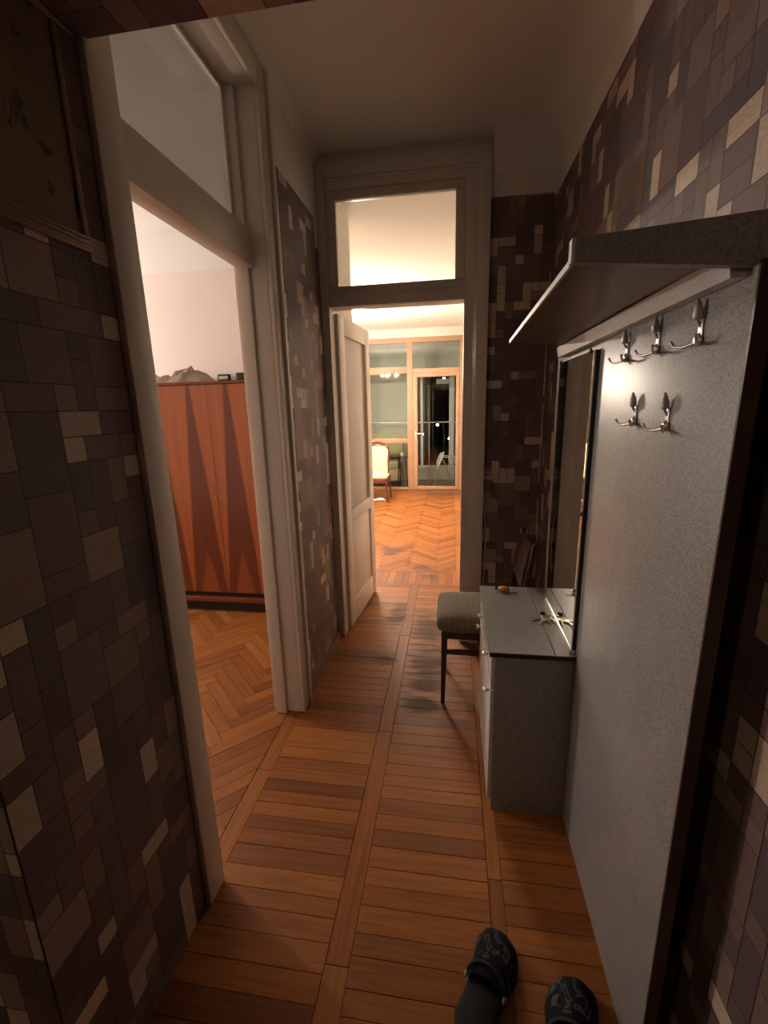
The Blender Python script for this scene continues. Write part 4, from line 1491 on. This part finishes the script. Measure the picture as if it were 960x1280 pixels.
bx('frame', (-0.795, 0.38, BY, BY + 0.05, 0.25, 0.30), M['white_pl'], w2, 0.004)
bx('mullion', (-0.668, -0.615, BY - 0.005, BY + 0.05, 0.30, 2.20), M['white_pl'], w2, 0.004)
bx('mullion', (-0.060, 0.045, BY - 0.005, BY + 0.05, 0.30, 2.20), M['white_pl'], w2, 0.004)
bx('vent', (-0.330, -0.065, BY - 0.02, BY + 0.03, 2.02, 2.12), M['white_pl'], w2, 0.004)
for xa, xb in ((-0.795, -0.668), (-0.615, -0.060), (0.045, 0.38)):
    bx('pane', (xa, xb, BY + 0.022, BY + 0.026, 0.30, 2.20), M['glass'], w2)
rail = thing('balcony_rail', (-1.0, 9.45, -0.02), 'thin metal handrail crossing the balcony behind the glazing', 'handrail')
r_ = MB(); r_.tube([(-3.5, 9.45, 1.255), (0.37, 9.45, 1.235)], 0.014, 8); r_.build('handrail', M['chrome'], rail, smooth=60)
for xx in (-2.5, -1.6, -0.47, 0.30):
    r_ = MB(); r_.tube([(xx, 9.45, -0.02), (xx, 9.45, 1.245)], 0.011, 8); r_.build('post', M['chrome'], rail, smooth=60)

# daybed with rounded bolster
db_ = thing('balcony_daybed', (-1.75, 9.0, -0.02), 'pale olive upholstered daybed with rounded back on the balcony', 'daybed')
bx('base', (-2.50, -1.02, 8.84, 9.40, 0.10, 0.34), M['sofa'], db_, 0.02)
bx('seat', (-2.48, -1.04, 8.84, 9.22, 0.34, 0.50), M['sofa'], db_, 0.04, 60)
bs = MB()
rings = []
for xx, r in ((-2.50, 0.10), (-2.46, 0.14), (-1.10, 0.15), (-1.03, 0.13), (-1.0, 0.08)):
    rings.append([(xx, 9.27 + 0.10 * (r / 0.15) * math.cos(a), 0.78 + 1.7 * r * math.sin(a)) for a in [k * math.pi / 8 for k in range(16)]])
bs.loft(rings)
bs.build('backrest', M['sofa'], db_, smooth=60)
for xx in (-2.44, -1.08):
    for yy in (8.90, 9.34):
        l = MB(); l.tube([(xx, yy, -0.02), (xx, yy, 0.11)], [0.015, 0.022], 8); l.build('leg', M['dark_wood'], db_, smooth=50)

# small side table with a yellow cup
tb = thing('side_table', (-0.97, 8.66, -0.02), 'small dark thin-legged table beside the daybed', 'table')
MB().lathe([(0.12, 0), (0.13, 0.008), (0.13, 0.02), (0.12, 0.026)], (-0.97, 8.66, 0.60), (0, 0, 1), 20).build('tabletop', M['dark_wood'], tb, smooth=40)
for k in range(3):
    a = 2 * math.pi * k / 3 + 0.3
    l = MB()
    l.tube([(-0.97 + 0.12 * math.cos(a), 8.66 + 0.12 * math.sin(a), -0.02), (-0.97 + 0.08 * math.cos(a), 8.66 + 0.07 * math.sin(a), 0.605)], 0.011, 8)
    l.build('leg', M['dark_wood'], tb, smooth=50)
q = MB()
q.lathe([(0.024, 0), (0.032, 0.03), (0.035, 0.07), (0.031, 0.07), (0.026, 0.01)], (-0.96, 8.65, 0.626), (0, 0, 1), 14)
cup = q.build('cup', M['yellow_cloth'], None, smooth=50)
tag(cup, 'yellow cup standing on the small dark table', 'cup')

# drying rack with white washing
rk = thing('drying_rack', (-0.12, 9.12, -0.02), 'metal drying rack with white washing on the balcony', 'drying rack')
for yy in (8.98, 9.26):
    f = MB()
    f.tube([(-0.36, yy, -0.02), (-0.17, yy, 0.56), (0.20, yy, 0.56)], 0.008, 8)
    f.build('frame', M['chrome'], rk, smooth=50)
    f = MB()
    f.tube([(0.02, yy, -0.02), (-0.17, yy, 0.50)], 0.008, 8)
    f.build('leg', M['chrome'], rk, smooth=50)
for k in range(4):
    f = MB()
    xx = -0.15 + 0.10 * k
    f.tube([(xx, 8.98, 0.56), (xx, 9.26, 0.56)], 0.004, 6)
    f.build('bar', M['chrome'], rk, smooth=50)
tw = MB()
for i in range(15):
    t = i / 14
    wd_ = 0.030 + 0.085 * math.sin(math.pi * min(1, 0.15 + t * 0.85)) * (1 - 0.35 * t)
    for j in range(7):
        w_ = j / 6 - 0.5
        tw.v.append((-0.175 - 0.115 * t + wd_ * w_, 8.955 + 0.018 * math.sin(9 * w_ + 3 * t), 0.665 - 0.34 * t + 0.03 * w_))
for i in range(14):
    for j in range(6):
        a = i * 7 + j
        tw.f.append((a, a + 7, a + 8, a + 1)); tw.m.append(0)
t_o = tw.build('towel', M['white_cloth'], None, smooth=60)
so = t_o.modifiers.new('thickness', 'SOLIDIFY'); so.thickness = 0.012
tag(t_o, 'white cloth draped down over the end of the drying rack', 'cloth')
for k, (xx, h) in enumerate(((-0.02, 0.13), (0.09, 0.15))):
    s = MB()
    s.hexa([(xx - 0.035, 9.05, 0.566 - h), (xx + 0.035, 9.05, 0.566 - h), (xx + 0.035, 9.064, 0.566 - h), (xx - 0.035, 9.064, 0.566 - h)],
           [(xx - 0.045, 9.05, 0.572), (xx + 0.045, 9.05, 0.572), (xx + 0.045, 9.064, 0.572), (xx - 0.045, 9.064, 0.572)])
    tag(s.build('sock', M['white_cloth'], None, 0.004, 50), 'small white garment hanging from a bar of the drying rack', 'garment', 'small washing on the drying rack')

# the night outside: one far block with lit windows, a few street lamps
ab = thing('apartment_block', (-1.5, 60, -9), 'dark far apartment block with a few lit windows', 'building')
MB().box(-14, 8, 60, 70, -9, 9).build('wall', M['night_block'], ab)
rn = random.Random(12)
for i in range(11):
    for j in range(6):
        xx, zz = -12 + i * 1.8, -6 + j * 2.4
        lit = rn.random() < 0.05
        bx('window', (xx, xx + 0.9, 59.95, 60.02, zz, zz + 1.2), M['lit_window'] if lit else M['black'], ab)
for k, (xx, zz) in enumerate(((-0.70, 3.9), (-1.25, 0.0), (-2.6, -0.8), (-0.2, -1.2))):
    L = thing('street_lamp', (xx, 40, -9), 'glowing street lamp far outside the balcony window', 'street lamp', 'street lamps in the night')
    p = MB(); p.tube([(xx, 40, -9), (xx, 40, zz - 0.1)], [0.12, 0.05], 8); p.build('pole', M['night_block'], L, smooth=50)
    p = MB(); p.lathe([(0.02, -0.12), (0.10, -0.06), (0.12, 0), (0.09, 0.07), (0.02, 0.1)], (xx, 40, zz), (0, 0, 1), 10); p.build('lamp_head', M['street'], L, smooth=50)
